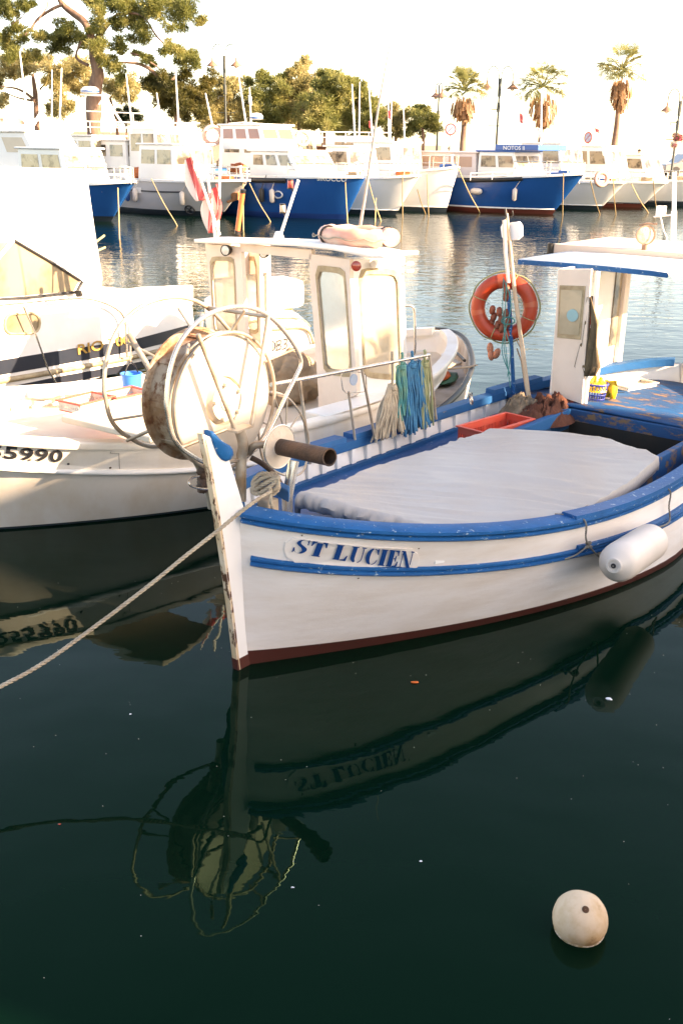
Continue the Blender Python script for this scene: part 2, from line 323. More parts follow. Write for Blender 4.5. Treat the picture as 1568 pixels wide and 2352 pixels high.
# ================================================================ the place
# water, quays
def water_mat():
    m,nt,b=_new('harbour water'); N=nt.nodes; L=nt.links
    b.inputs['Base Color'].default_value=(.0003,.0085,.0042,1); b.inputs['Roughness'].default_value=.015; b.inputs['IOR'].default_value=1.33; b.inputs['Specular IOR Level'].default_value=.20; b.inputs['Specular Tint'].default_value=(.12,.95,.46,1)
    g=N.new('ShaderNodeNewGeometry'); sp=N.new('ShaderNodeSeparateXYZ'); L.new(g.outputs['Position'],sp.inputs[0])
    def ns(sc,st,det,seed=0):
        mp=N.new('ShaderNodeMapping'); mp.inputs['Scale'].default_value=st; mp.inputs['Location'].default_value=(seed,seed*.7,0); mp.inputs['Rotation'].default_value=(0,0,R(12)); L.new(g.outputs['Position'],mp.inputs[0])
        n=N.new('ShaderNodeTexNoise'); n.inputs['Scale'].default_value=sc; n.inputs['Detail'].default_value=det; n.inputs['Roughness'].default_value=.5; n.inputs['Distortion'].default_value=.3; L.new(mp.outputs[0],n.inputs['Vector']); return n.outputs[0]
    def ma(op,a,bb,c=None):
        x=N.new('ShaderNodeMath'); x.operation=op
        for i,q in enumerate((a,bb,c)):
            if q is None: continue
            if hasattr(q,'node'): L.new(q,x.inputs[i])
            else: x.inputs[i].default_value=q
        return x.outputs[0]
    far=N.new('ShaderNodeMapRange'); L.new(sp.outputs[1],far.inputs[0]); far.inputs[1].default_value=7; far.inputs[2].default_value=20; far.inputs[3].default_value=.10; far.inputs[4].default_value=1; far.interpolation_type='SMOOTHSTEP'
    h1=ma('MULTIPLY',ns(.9,(1,1,1),2,3),.015)
    h2=ma('MULTIPLY',ma('MULTIPLY',ns(2.6,(.8,1.3,1),3,9),.011),far.outputs[0])
    h3=ma('MULTIPLY',ma('MULTIPLY',ns(9,(.7,1.4,1),2,5),.0025),far.outputs[0])
    bp=N.new('ShaderNodeBump'); bp.inputs['Strength'].default_value=1; bp.inputs['Distance'].default_value=1; L.new(ma('ADD',ma('ADD',h1,h2),h3),bp.inputs['Height']); L.new(bp.outputs[0],b.inputs['Normal'])
    return m
q=MB(); q.add([(-700,-60,0),(700,-60,0),(700,2500,0),(-700,2500,0)],[(0,1,2,3)]); q.build('water',water_mat(),smooth=0,kind='structure')
q=MB(); q.bx(-700,700,60,2400,-2,1.15); q.build('far_quay',M_stone,smooth=0,kind='structure',bevel=.05)
q=MB(); q.bx(-60,60,-60,.9,-2,1.2); q.bx(11.5,60,.9,14,-2,1.2); q.build('near_quay',M_pave,smooth=0,kind='structure')
# added, unseen house behind the camera shaped to shade the foreground
s_=np.array([math.cos(R(SUN_AZ)),math.sin(R(SUN_AZ))]); t_=np.array([-s_[1],s_[0]])
HF=Frame(*(s_*15+t_*8.93),SUN_AZ+0.); zr=1.42+math.tan(R(SUN_EL))*(15+2.33)
hs=thing('shade_caster',HF,'unseen plastered house behind the photographer','shade caster')
q=MB(HF); q.bx(0,9,-6.6,0,1.2,zr-.3); q.build('wall',M_plaster,hs,smooth=0)
q=MB(HF); q.bx(-.0,9.3,-6.9,.0,zr-.297,zr); q.build('roof',M_brick,hs,smooth=0)
for i in range(2):
    q=MB(HF); q.bx(-.05,.02,-2.4-i*2.6,-1.3-i*2.6,3.2,5); q.build('window',M_glassd,hs,smooth=0)
# ---------------------------------------------------------------- main boat
M_worn=mat('bare worn blue deck',(.004,.075,.20),.6,spec=.2,dirt=(.03,.05,.10),damt=.6,dscale=4,col2=(.20,.12,.07),amt=.42,scale=8,sharp=.06,bump=.3,bscale=26,stretch=(1,.45,1))
MF=Frame(-.565,5.031,51.)
HM=Hull(6.33,2.403,2.241,.627,.549,.918,.783,1.065,1.731,1.048,.02,bulge=.02)
boot=lambda u: .045+.05*(abs(1-2*u)**3)
mb_=thing('fishing_boat',MF,'white wooden fishing boat with blue rails and ST LUCIEN on its bow','boat')
q=MB(MF); HM.shell(q,boot); q.build('hull',[M_maroon,M_hull],mb_,smooth=60)
cap=[(.034,.014),(.042,.022),(.042,.040),(.030,.050),(-.085,.050),(-.09,-.02),(0,.014)]
bead=[(.0,-.022),(.022,-.022),(.036,-.012),(.036,.0),(.024,.009),(0,.011)]
for sd in(-1,1):
    q=MB(MF); HM.sweep(q,cap,sd,u0=.0012,u1=.997); q.build('gunwale',M_blue if sd<0 else M_bluew,mb_,smooth=40)
    q=MB(MF); HM.sweep(q,bead,sd,u0=.0012,u1=.997); q.build('rub_rail',M_blue,mb_,smooth=50)
    q=MB(MF); dz=lambda u:.205+.12*max(0,.3-u)
    HM.sweep(q,[(-.004,-.026),(.018,-.027),(.028,-.018),(.026,-.005),(.013,.000),(.021,.008),(.021,.020),(.010,.028),(-.004,.030)],sd,dz=dz,u0=.004,u1=.98); q.build('strake',M_blue,mb_,smooth=40)
    q=MB(MF); dz=lambda u:.165+.0*u
    HM.sweep(q,[(-.004,-.018),(.016,-.018),(.024,-.006),(.016,.012),(-.004,.014)],sd,dz=dz,u0=.30,u1=.86); q.build('upper_strake',M_blue,mb_,smooth=40)
# raised gunwale blocks
for sd,ua,ub in((-1,.285,.52),(-1,.52,.72),(1,.26,.36),(1,.38,.47),(1,.70,.80)):
    q=MB(MF); HM.sweep(q,[(.040,.046),(.038,.070 if sd<0 else .09),(-.07,.070 if sd<0 else .09),(-.08,.046)],sd,u0=ua,u1=ub,n=16); q.build('gunwale_block',M_blue if sd<0 else M_bluew,mb_,smooth=30)
# stem
T=.02
fe=[MF.ony(*p_,-T) for p_ in((466,998),(482,1075),(500,1180),(517,1290),(532,1400),(547,1530))]; be=[MF.ony(*p_,-T) for p_ in((512,1012),(535,1080),(560,1165),(570,1250),(585,1380),(604,1500))]
fe.append((fe[-1][0]+.05,0,-.3)); be.append((be[-1][0]+.05,0,-.3))
poly=[(x,-T,z) for x,_,z in fe]+[(x,-T,z) for x,_,z in be[::-1]]
q=MB(MF); 
n_=len(fe)
A=[[(x,-T,z) for x,_,z in fe],[(x,-T,z) for x,_,z in be],[(x,T,z) for x,_,z in be],[(x,T,z) for x,_,z in fe]]
q.grid(A[:2]); q.grid(A[1:3]); q.grid(A[2:4]); q.add([A[0][0],A[1][0],A[2][0],A[3][0]],[(0,1,2,3)])
st=q.build('stem_post',M_stem,mb_,smooth=25,bevel=.004)
q=MB(MF); o_=-.0035
q.grid([[(x+o_,-T*.93,z) for x,_,z in fe],[(x+o_,T*.93,z) for x,_,z in fe]]); q.grid([[(x+o_,-T*.93,z) for x,_,z in fe],[(x+.012,-T*.93-.0045,z) for x,_,z in fe]])
q.build('bare_edge',M_stemf,st,smooth=0)
q=MB(MF); k_=[i for i,p_ in enumerate(fe) if p_[2]<.35]
zz=[(.075,),(-.3,)]
def stx(L_,z): return float(np.interp(-z,[-p_[2] for p_ in L_],[p_[0] for p_ in L_]))
rows=[[(stx(fe,z)-.006,-T-.0015,z),(stx(be,z)+.03,-T-.0015,z),(stx(be,z)+.03,T+.0015,z),(stx(fe,z)-.006,T+.0015,z)] for z in(.072,0,-.28)]
q.grid(rows,wrap=True); q.add(rows[0],[(0,1,2,3)]); q.build('antifouled_foot',M_maroon,st,smooth=0)
# blue cap on top of the stem
q=MB(MF); capp=[MF.ony(*p_,-T) for p_ in((482,990),(487,990),(492,995),(499,1004),(508,1012),(518,1018),(527,1023),(533,1032),(535,1045),(529,1056),(518,1060),(508,1056),(499,1045),(492,1030),(486,1013),(482,1000))]
cx=sum(p_[0] for p_ in capp)/16; cz=sum(p_[2] for p_ in capp)/16
rows=[]
for yy,sc in((-T-.014,.80),(-T-.008,.97),(-T+.002,1.),(0,1.04),(T-.002,1.),(T+.008,.97),(T+.014,.80)): rows.append([(cx+(x-cx)*sc,yy,cz+(z-cz)*sc) for x,_,z in capp])
q.grid(rows,wrap=True); q.add(rows[0],[tuple(range(16))]); q.add(rows[-1],[tuple(range(16))]); q.build('stem_cap',M_blue,mb_,smooth=60)
# nail rust and joints on hull: name plate
def hull_fn(H,frame,c4,off,side=-1):
    uv=[H.hit(frame,*p_) for p_ in c4]
    def fn(s,t):
        a=lerp(uv[0],uv[1],s)*(1-t)+lerp(uv[3],uv[2],s)*t; u,f=a; return H.p(u,f,side)+H.nrm(u,f,side)*off
    return fn
pf=[(650,1291),(957,1311),(963,1262),(655,1228)]
def plate(off):
    fn=hull_fn(HM,MF,pf,off)
    out=[]
    for s,t in [(.0,.55),(.0,.45),(.01,.25),(.045,.12),(.06,.0)]+[(.06+.88*i/14,0) for i in range(1,15)]+[(.945,.1),(.985,.2),(1,.45),(1,.6),(.985,.8),(.945,.9)]+[(.94-.88*i/14,1) for i in range(0,15)]+[(.045,.9),(.012,.78)]: out.append(fn(s,t))
    return out
q=MB(MF); a_=plate(.0005); b_=plate(.0075); c_=[lerp(p_,sum(b_)/len(b_),.02) for p_ in plate(.009)]
q.grid([a_,b_,c_],wrap=True); q.add(c_+[sum(c_[1:])/len(c_[1:])],[(i,(i+1)%len(c_),len(c_)) for i in range(len(c_))])
# build inner face as a grid so that it follows the hull
npl=q.build('name_plate',M_hull,mb_,smooth=30)
# stencil letters: simple polygons in a 1-high box
def ell(cx,cy,rx,ry,a0,a1,n=14): return [(cx+rx*math.cos(R(a0+(a1-a0)*i/n)),cy+ry*math.sin(R(a0+(a1-a0)*i/n))) for i in range(n+1)]
def rect(x0,y0,x1,y1): return [(x0,y0),(x1,y0),(x1,y1),(x0,y1)]
LET={
'I':([rect(.06,0,.36,1),rect(0,0,.09,.06),rect(.33,0,.42,.06),rect(0,.94,.09,1),rect(.33,.94,.42,1)],.46),
'L':([rect(.06,0,.36,1),rect(0,0,.09,.06),rect(0,.94,.09,1),rect(.33,.94,.42,1),[(.38,0),(.72,0),(.76,.36),(.70,.36),(.60,.12),(.38,.06)]],.80),
'T':([rect(.24,0,.54,.92),rect(.18,0,.27,.06),rect(.51,0,.60,.06),[(0,1),(.24,1),(.24,.93),(.13,.88),(.05,.66),(-.01,.66)],[(.78,1),(.54,1),(.54,.93),(.65,.88),(.73,.66),(.79,.66)]],.82),
'E':([rect(.06,0,.36,1),rect(0,0,.09,.06),rect(0,.94,.09,1),[(.37,0),(.68,0),(.72,.34),(.66,.34),(.56,.10),(.37,.06)],[(.37,1),(.68,1),(.68,.68),(.62,.68),(.54,.90),(.37,.94)],[(.37,.47),(.46,.47),(.50,.33),(.55,.33),(.55,.69),(.50,.69),(.46,.53),(.37,.53)]],.76),
'U':([[(.09,1),(.33,1)]+[(.33,.3)]+ell(.45,.3,.12,.22,180,250,5)+ell(.43,.3,.34,.31,255,180,8)+[(.09,.5)],rect(0,.94,.09,1),rect(.33,.94,.42,1),rect(.60,.94,.86,1),[(.70,.94),(.76,.94),(.76,.3)]+ell(.48,.3,.28,.31,0,-78,8)+ell(.50,.3,.20,.25,-78,0,8)],.90),
'C':([ell(.40,.5,.40,.52,100,260,16)+ell(.42,.5,.17,.46,255,105,12),[(.44,1.01),(.44,.95)]+ell(.44,.68,.20,.27,85,20,5)+[(.68,.64),(.74,.64),(.72,1.0),(.66,1.0),(.62,.93)],[(.44,-.01),(.44,.05)]+ell(.44,.32,.22,.27,-85,-10,5)+[(.74,.34)]+ell(.44,.30,.28,.31,-10,-85,6)],.80),
'N':([rect(.08,0,.14,.86),rect(0,0,.22,.06),[(0,1),(.26,1),(.80,.0),(.56,0),(.08,.93),(0,.94)],rect(.72,.22,.78,1),rect(.64,.94,.88,1)],.92),
'S':(None,.70)}
def S_polys():
    # pen path with a broad spine and thin ends
    path=spl([(.60,.74),(.54,.92),(.36,.985),(.20,.90),(.16,.72),(.30,.56),(.46,.42),(.50,.24),(.40,.06),(.25,.02),(.10,.10),(.05,.28)],5)
    wd=[]
    n=len(path)
    for i in range(n):
        t=i/(n-1); wd.append(.05+.25*math.exp(-((t-.5)/.19)**2))
    L=[(p_[0]-w_/2,p_[1]) for p_,w_ in zip(path,wd)]; Rr=[(p_[0]+w_/2,p_[1]) for p_,w_ in zip(path,wd)]
    out=[]
    for i in range(n-1): out.append([L[i],L[i+1],(Rr[i+1][0],Rr[i+1][1]-.018),(Rr[i][0],Rr[i][1]-.018)])
    out+= [[(.56,.66),(.62,.66),(.61,1.0),(.56,1.0)],[(.0,.0),(.05,.0),(.06,.36),(.0,.36)]]
    return out
def stencil(txt):
    x=0; polys=[]
    for ch in txt:
        if ch==' ': x+=.38; continue
        P_,adv=LET[ch]; P_=P_ or S_polys()
        for p_ in P_: polys.append([(a+x+.16*(b-.5),b) for a,b in p_])
        x+=adv+.05
    return polys,x
polys,wd=stencil('ST LUCIEN')
lf=hull_fn(HM,MF,[(667,1266),(943,1301),(951,1264),(672,1231)],.0115)
q=MB(MF)
for p_ in polys:
    # subdivide long edges so that letters hug the planking
    q.add([lf(a/wd,b) for a,b in p_],[tuple(range(len(p_)))])
q.build('name_lettering',M_bink,npl,smooth=0,recalc=False)
# nail heads / scars on planking
rr=random.Random(4); q=MB(MF)
for px_,py_ in((958,1259),(798,1322),(826,1330),(1125,1310),(1027,1310),(690,1228),(735,1480),(1195,1500),(1300,1380),(1080,1200)):
    u,f=HM.hit(MF,px_,py_); p_=HM.p(u,f); n=HM.nrm(u,f); q.blob(p_,(.008,.004,.004),6,4)
q.build('nail_scar',M_rustd,mb_,smooth=60)
# inside: bulwark, ribs, deck
zd=lambda u: HM.zg(u)-.17
for sd in(-1,1):
    q=MB(MF); q.grid([[HM.g(u,sd,.045,-.01) for u in HM.us(60)[3:-2]],[HM.g(u,sd,.075)*np.array([1,1,0])+np.array([0,0,zd(u)-.02]) for u in HM.us(60)[3:-2]]]); q.build('bulwark_lining',M_white,mb_,smooth=60)
    q=MB(MF); HM.sweep(q,[(-.075,-.175),(-.075,-.14),(-.12,-.14),(-.12,-.175)],sd,u0=.06,u1=.95,n=50); q.build('deck_stringer',M_bluew,mb_,smooth=30)
    for i in range(22):
        u=.10+.034*i
        if u>.9: break
        a=HM.g(u,sd,.05,-.02); b=HM.g(u+.009,sd,.05,-.02); dn=np.array([0,-sd*.035,0])
        q=MB(MF); za=zd(u)-.01; 
        q.add([a,b,b+dn,a+dn,(a[0],a[1],za),(b[0],b[1],za),(b[0],b[1]-sd*.04,za),(a[0],a[1]-sd*.04,za)],[(0,1,2,3),(4,7,6,5),(0,4,5,1),(1,5,6,2),(2,6,7,3),(3,7,4,0)]); q.build('rib',M_white,mb_,smooth=0)
WX0,WX1,WLY=3.0,4.52,.86     # open well
us=sorted(set([.02,.05,.1,.15,.2,.25,.3,.35,.4,.45,.5,WX0/6.33,.56,.6,.65,WX1/6.33,.75,.8,.85,.9,.94,.97])); q=MB(MF); rows=[]
for u in us:
    h=max(.02,HM.half(u,HM.B,HM.n,HM.m)-.07); wy=min(WLY,h*.8); wq=min(.30,h*.5); rows.append([(u*6.33,y,zd(u)+.04*(1-(y/max(h,.1))**2)*(1 if u<.5 else .3)) for y in(-h,-wy,-wy/2,0,wq*.5,wq,h)])
for i in range(len(us)-1):
    for j in range(6):
        if us[i]*6.33>=WX0-.01 and us[i+1]*6.33<=WX1+.01 and 1<=j<=4: continue
        q.add([rows[i][j],rows[i][j+1],rows[i+1][j+1],rows[i+1][j]],[(0,1,2,3)])
q.build('deck',M_bluechip,mb_,smooth=30)
zw=.50
q=MB(MF); q.grid([[(WX0,-WLY,zw),(WX1,-WLY,zw),(WX1,.3,zw),(WX0,.3,zw)],[(WX0,-WLY,.0),(WX1,-WLY,.0),(WX1,.3,.0),(WX0,.3,.0)]],wrap=True); q.add([(WX0,-WLY,.0),(WX1,-WLY,.0),(WX1,.3,.0),(WX0,.3,.0)],[(0,1,2,3)]); q.build('well',M_dark,mb_,smooth=0)
# coamings round hatch and well
for y0,y1,x0,x1,m,zc_ in((-WLY-.05,-WLY,1.6,4.6,M_worn,.42),(.30,.36,1.6,4.6,M_bluew,.42)):
    q=MB(MF); q.bx(x0,x1,y0,y1,zc_,.60); q.build('coaming',m,mb_,smooth=0,bevel=.006)
# aft thwart and stern deck, worn blue
q=MB(MF); q.bx(4.53,4.60,-1.02,.36,.485,.60); q.build('thwart_face',M_worn,mb_,smooth=0,bevel=.006)
q=MB(MF)
rows=[]
for u in(4.56/6.33,.76,.80,.85,.9,.94,.97):
    h=HM.half(u,HM.B,HM.n,HM.m)-.08; rows.append([(u*6.33,y*h,.60+.02*(1-y*y)) for y in(-1,-.5,0,.5,1)])
q.grid(rows); q.build('stern_deck',M_worn,mb_,smooth=30,thick=.02)
q=MB(MF); pp=[MF.z(*p_,.60) for p_ in((1440,930),(1500,903),(1568,893),(1640,905),(1640,940),(1568,930))]; q.tube(spl(pp,5,True),.022,8,True); q.build('hatch_rim',M_blue,mb_,smooth=60)
q=MB(MF); c_=MF.z(1560,916,.60); q.lathe([(.22,-.002),(.22,.006)],c_,n=20); q.build('hatch_pool',M_glassd,mb_,smooth=0)
# mooring bitt with blue cross bar
q=MB(MF); a=MF.z(570,1120,.93); b=MF.z(672,1150,.93)
a=np.array([.27,.22,.86]); b=np.array([.34,-.20,.90]); q.box((.30,.05,.80),(.09,.09,.26)); bitt=q.build('bitt',M_wood,mb_,smooth=0,bevel=.01)
q=MB(MF); pa=np.array(MF.z(663,1142,.95)); pb=np.array(MF.z(600,1108,.95)); d=pb-pa
q.prism([pa+np.array([0,0,-.035]),pa+np.array([.075,.06,-.035]),pa+np.array([.075,.06,.035]),pa+np.array([0,0,.035])],tuple(d*1.15)); q.build('bitt_crossbar',M_bluew,mb_,smooth=0,bevel=.008)
# ---- net reel (transverse axis)
RY=.20
def cr(x,y): return (214.4+.3907*x,673.75+.3907*y)
def RP(x,y,ly): return np.array(MF.ony(*cr(x,y),ly))
reel=bpy.data.objects.new('net_reel',None); 
cage=[(430,640),(445,480),(490,330),(560,220),(650,140),(750,95),(860,78),(960,95),(1040,140),(1110,210),(1170,290),(1213,370),(1220,420),(1200,470),(1130,610),(1060,760),(1000,860),(925,940),(830,985),(680,1000),(560,940),(500,890),(460,820),(440,720)]
CG=[RP(x,y,RY) for x,y in cage]; CGs=spl(CG,5,True)
# empties may carry parts: the reel is a part of the boat with its own pieces
q=MB(MF); q.tube(CGs,.0125,10,True); rl=q.build('reel_cage',M_steel,mb_,smooth=60)
BK=np.array([0,.50,0])
q=MB(MF); q.tube([p_+BK for p_ in CGs],.0125,10,True); q.build('rear_hoop',M_galv,rl,smooth=60)
DCx,DCy=765,632; DC=RP(DCx,DCy,RY+.10)
rad=(np.array(RP(DCx,250,RY+.1))-RP(DCx,1012,RY+.1))[2]/2
q=MB(MF); ax=(0,-1,0)
q.lathe([(0.001,.03),(rad*.30,.03),(rad*.31,.012),(rad*.36,-.02),(rad*.38,.005),(rad*.96,.004),(rad,.0),(rad,-.014),(rad*.9,-.014)],DC,ax,64,caps=False)
dr=q.build('drum_plate',M_disc,mb_,smooth=30)
q=MB(MF)
for r_,k in((.0,1),(.10,5)):
    for i in range(k): a=2*math.pi*i/5+.5; q.lathe([(.026 if k==1 else .012,.0),(.026 if k==1 else .012,.045 if k==1 else .04),(.012,.055)],DC+np.array([math.cos(a)*r_,0,math.sin(a)*r_]),ax,12)
q.lathe([(.05,.028),(.05,.036),(.04,.036)],DC,ax,20); q.build('hub_bolt',M_disc,dr,smooth=30)
q=MB(MF); q.lathe([(rad*.93,-.014),(rad*.93,-.225)],DC,ax,64,caps=False)
for i in range(9):
    a=2*math.pi*i/9+.3; q.box(DC+np.array([math.cos(a)*rad*.935,.12,math.sin(a)*rad*.935]),(.012,.21,.03),ry=-a)
q.build('drum_barrel',M_rust,dr,smooth=30)
q=MB(MF); q.lathe([(rad*.4,-.235),(rad*.99,-.235),(rad*1.0,-.225),(rad*.9,-.22)],DC,ax,64,caps=False); q.torus(DC+np.array([0,.235,0]),ax,rad*1.01,.012,56,8); q.build('drum_rear_plate',M_rust,dr,smooth=30)
q=MB(MF); q.torus(DC+np.array([0,-.03,0]),ax,rad*1.045,.010,60,8); q.torus(DC+np.array([0,.02,0]),ax,rad*1.03,.009,60,8); q.build('drum_guard_ring',M_galv,rl,smooth=60)
def bar(pts,r,m,nm='reel_bar',par=None,n=10):
    q=MB(MF); q.tube(pts,r,n); return q.build(nm,m,par or rl,smooth=60)
bar([RP(615,240,RY),RP(835,805,RY-.03)],.013,M_galv); bar([RP(1028,130,RY),RP(930,785,RY-.03)],.013,M_galv)
bar([RP(890,100,RY),RP(800,240,RY+.08)],.008,M_galv); bar([RP(1190,325,RY),RP(1010,400,RY+.08)],.008,M_galv)
bar([RP(520,905,RY),RP(780,800,RY-.03)],.011,M_galv); bar([RP(550,360,RY+.03),RP(560,300,RY+.10)],.008,M_galv)
for (x0,y0),(x1,y1),r_ in(((210,240),(335,450),.016),((200,290),(360,370),.007),((115,745),(305,715),.007),((200,865),(335,805),.011),((500,90),(580,210),.008),((640,120),(630,240),.012)): bar([RP(x0,y0,RY+.50),RP(x1,y1,RY+.33)],r_,M_galv)
for (x0,y0) in((1040,140),(1130,610)): 
    p_=RP(x0,y0,RY); bar([p_,p_+BK],.011,M_galv)
q=MB(MF); pl=[RP(780,800,RY-.03),RP(845,812,RY-.07),RP(942,775,RY-.06),RP(885,765,RY-.01)]; q.prism(pl,(0,0,-.012)); q.build('reel_foot_plate',M_galv,rl,smooth=0)
def foot(pts,r,m=M_galv,nm='reel_leg'): q=MB(MF); q.tube(spl(pts,5),r,14); return q.build(nm,m,rl,smooth=60)
foot([RP(860,805,RY-.02),RP(875,850,RY-.02),RP(882,900,RY-.02),RP(872,960,RY-.0),RP(868,1050,RY),RP(868,1160,RY),RP(868,1220,RY)],.031)
foot([RP(600,960,RY+.25),RP(650,1060,RY+.25),RP(672,1120,RY+.25),RP(690,1190,RY+.25),RP(700,1260,RY+.25)],.028)
q=MB(MF); 
for i in range(5): p_=RP(655+rr.uniform(-12,12),1030+i*28,RY+.22); q.blob(p_,(.035,.035,.035),10,7,.5,i)
q.build('clamp',M_rustd,rl,smooth=60)
foot([RP(620,1075,RY+.1),RP(580,1085,RY+.05),RP(563,1112,RY),RP(580,1135,RY),RP(640,1150,RY+.05),RP(690,1150,RY+.1)],.006,M_steel,'wire_loop')
# capstan head
CD=np.array(MF.ony(*cr(1093,902),.02)); cr_=.118
q=MB(MF); q.lathe([(.02,-.012),(cr_,-.008),(cr_*1.02,.0),(cr_,.006),(.02,.010)],CD,ax,40); q.build('capstan_plate',M_discr,rl,smooth=30)
q=MB(MF); q.torus(CD,ax,cr_*1.04,.006,44,8); q.build('capstan_rim',M_steel,rl,smooth=60)
ce=np.array(MF.ony(*cr(1385,963),CD[1]-.42)); dv=Vector(ce-CD)
q=MB(MF); L_=dv.length; q.lathe([(.047,.0),(.047,L_),(.049,L_+.002),(.049,L_+.006),(.041,L_+.006),(.041,L_-.16),(.001,L_-.16)],CD,dv,30,caps=False); q.build('capstan_tube',M_rustd,rl,smooth=30)
foot([CD+np.array([0,.02,0]),CD+np.array([-.08,.10,.01]),RP(915,935,RY)],.022,M_galv,'capstan_axle')
foot([RP(925,965,RY),RP(990,1000,RY-.05),RP(1060,1060,RY-.08),RP(1110,1140,RY-.10),RP(1120,1190,RY-.1)],.016,M_rustd,'strut')
p0=np.array(MF.ony(*cr(1178,985),.10)); p1=np.array(MF.ony(*cr(1140,1195),.10)); q=MB(MF); q.tube([p0,p1,p1+np.array([0,0,-.15])],.032,16); q.build('reel_post',M_steel,rl,smooth=60)
q=MB(MF); WC=np.array(MF.ony(*cr(1130,830),.34)); pts=[MF.ony(*cr(x,y),.34) for x,y in((1012,588),(1120,600),(1200,680),(1250,790),(1265,900),(1240,1030),(1180,1075),(1100,1060),(1010,1000),(975,870),(980,720))]; q.tube(spl(pts,5,True),.007,8,True)
for x,y in((1060,590),(1140,610),(1220,700),(1000,760),(1010,960)): q.tube([WC,MF.ony(*cr(x,y),.34)],.005,6)
q.build('line_guide_wheel',M_galv,rl,smooth=60)
# ---- tubular rail on the port gunwale
def rail(pts,r,nm,m=M_steel,n=10): q=MB(MF); q.tube(pts,r,n); return q.build(nm,m,mb_,smooth=60)
def footp(px_,py_,zz): return np.array(MF.z(px_,py_,zz))
f1=footp(712,1050,.70); f2=footp(860,1003,.63); f3=footp(1001,963,.60); f0=footp(1003,963,.6)
t1=np.array(MF._p(688,872,MF.b,f1[1]+.02)); t2=np.array(MF._p(830,845,MF.b,f2[1]+.02)); t3=np.array(MF._p(985,815,MF.b,f3[1]+.02)); t0=np.array(MF._p(622,884,MF.b,f1[1]-.06))
rail([t0,t1,t2,t3],.014,'rail_tube')
rail([f1-np.array([0,0,.05]),t1],.012,'rail_stanchion',M_galv); rail([f2,t2],.011,'rail_stanchion',M_galv); rail([f3,t3],.011,'rail_stanchion',M_galv)
f4=footp(815,1010,.64); rail([f4,np.array(MF._p(800,900,MF.b,f4[1]))],.010,'rail_stanchion',M_galv)
pp=[MF._p(x,y,MF.b,f4[1]) for x,y in((786,852),(832,855),(840,862),(842,893),(835,900),(795,903),(787,895),(783,868))]; rail(pp+[pp[0]],.004,'bracket_frame')
rail([np.array(MF._p(812,872,MF.b,f4[1]))-np.array([0,.004,0])]*1+[np.array(MF._p(812,872,MF.b,f4[1]))+np.array([0,.004,0])],.045,'round_badge',mat('grey blue sticker',(.25,.32,.42)),18)
rail([MF._p(985,815,MF.b,f3[1]+.1),MF._p(970,830,MF.b,f3[1]+.1),footp(985,960,.6)],.008,'rail_brace')
# fairlead eye
e_=footp(1080,930,.66); q=MB(MF); q.torus(e_+np.array([0,0,.05]),(.7,-.7,.2),.045,.009,24,8); q.lathe([(.03,-.012),(.012,0),(.03,.012)],e_+np.array([-.01,0,.09]),(.3,-.9,0),16); q.build('fairlead_ring',M_steel,mb_,smooth=60)
# ---- wheelhouse
XC=4.66
def C1(px_,py_): return np.array(MF.onx(px_,py_,XC))
wh=[C1(1281,618),C1(1357,618),C1(1335,928),C1(1265,905)]
q=MB(MF); q.prism(wh,(.035,0,0)); fp=q.build('cabin_front_panel',M_pink,mb_,smooth=0,bevel=.004)
q=MB(MF); wq=[C1(1285,655),C1(1344,657),C1(1333,780),C1(1279,775)]; q.prism([p_-np.array([.010,0,0]) for p_ in wq],(.012,0,0)); q.build('window_frame',M_seal,fp,smooth=0,bevel=.003)
q=MB(MF); cc=sum(wq)/4; q.prism([lerp(cc,p_,.84)-np.array([.016,0,0]) for p_ in wq],(.01,0,0)); wp=q.build('window_pane',M_glass,fp,smooth=0)
q=MB(MF); c_=C1(1316,724)-np.array([.019,0,0]); q.lathe([(.001,.003),(.055,.003),(.055,0)],c_,(-1,0,0),24,caps=False); q.build('sticker',mat('pale teal sticker',(.22,.42,.45),.5),fp,smooth=0)
q=MB(MF); q.bx(XC+.036,XC+.075,wh[2][1]-.02,wh[2][1]+.01,.58,1.80); q.build('cabin_side_panel',M_white,mb_,smooth=0,bevel=.004)
pw=.98
q=MB(MF); YP=wh[0][1]-.03; XE=MF.ony(1437,740,YP)[0]; q.bx(XC+.04,XE,YP,YP+.035,.60,1.80); q.build('cabin_port_wall',M_white,mb_,smooth=0,bevel=.004)
q=MB(MF); q.bx(XE-.22,XE-.12,YP-.05,YP-.001,.60,1.79); q.build('cabin_corner_post',M_pink,mb_,smooth=0,bevel=.01)
q=MB(MF); q.bx(XE-.38,XE-.24,YP-.015,YP-.002,.95,1.72); q.build('cabin_port_window',M_glassd,mb_,smooth=0)
ZR=1.80; rL=np.array(MF.z(1190,600,ZR)); rR=np.array(MF.z(1535,630,ZR))
q=MB(MF); rows=[]
x0=(rL[0]+rR[0])/2
for i,xx in enumerate((x0,x0+.3,x0+.6,x0+1.2,x0+2.2)):
    rows.append([(xx,y,ZR+.002+.010*(1-((y-.47)/.75)**2)+.002*i) for y in np.linspace(rR[1],rL[1],11)])
q.grid(rows); rf=q.build('cabin_roof',M_white,mb_,smooth=50,thick=.035)
q=MB(MF); q.grid([[np.array(p_)+np.array([-.022,0,-.03]) for p_ in rows[0]],[np.array(p_)+np.array([-.022,0,.012]) for p_ in rows[0]],[np.array(p_)+np.array([.0,0,.012]) for p_ in rows[0]],[np.array(p_)+np.array([.0,0,-.03]) for p_ in rows[0]]],wrap=False); q.build('roof_edge_trim',M_blue,rf,smooth=30)
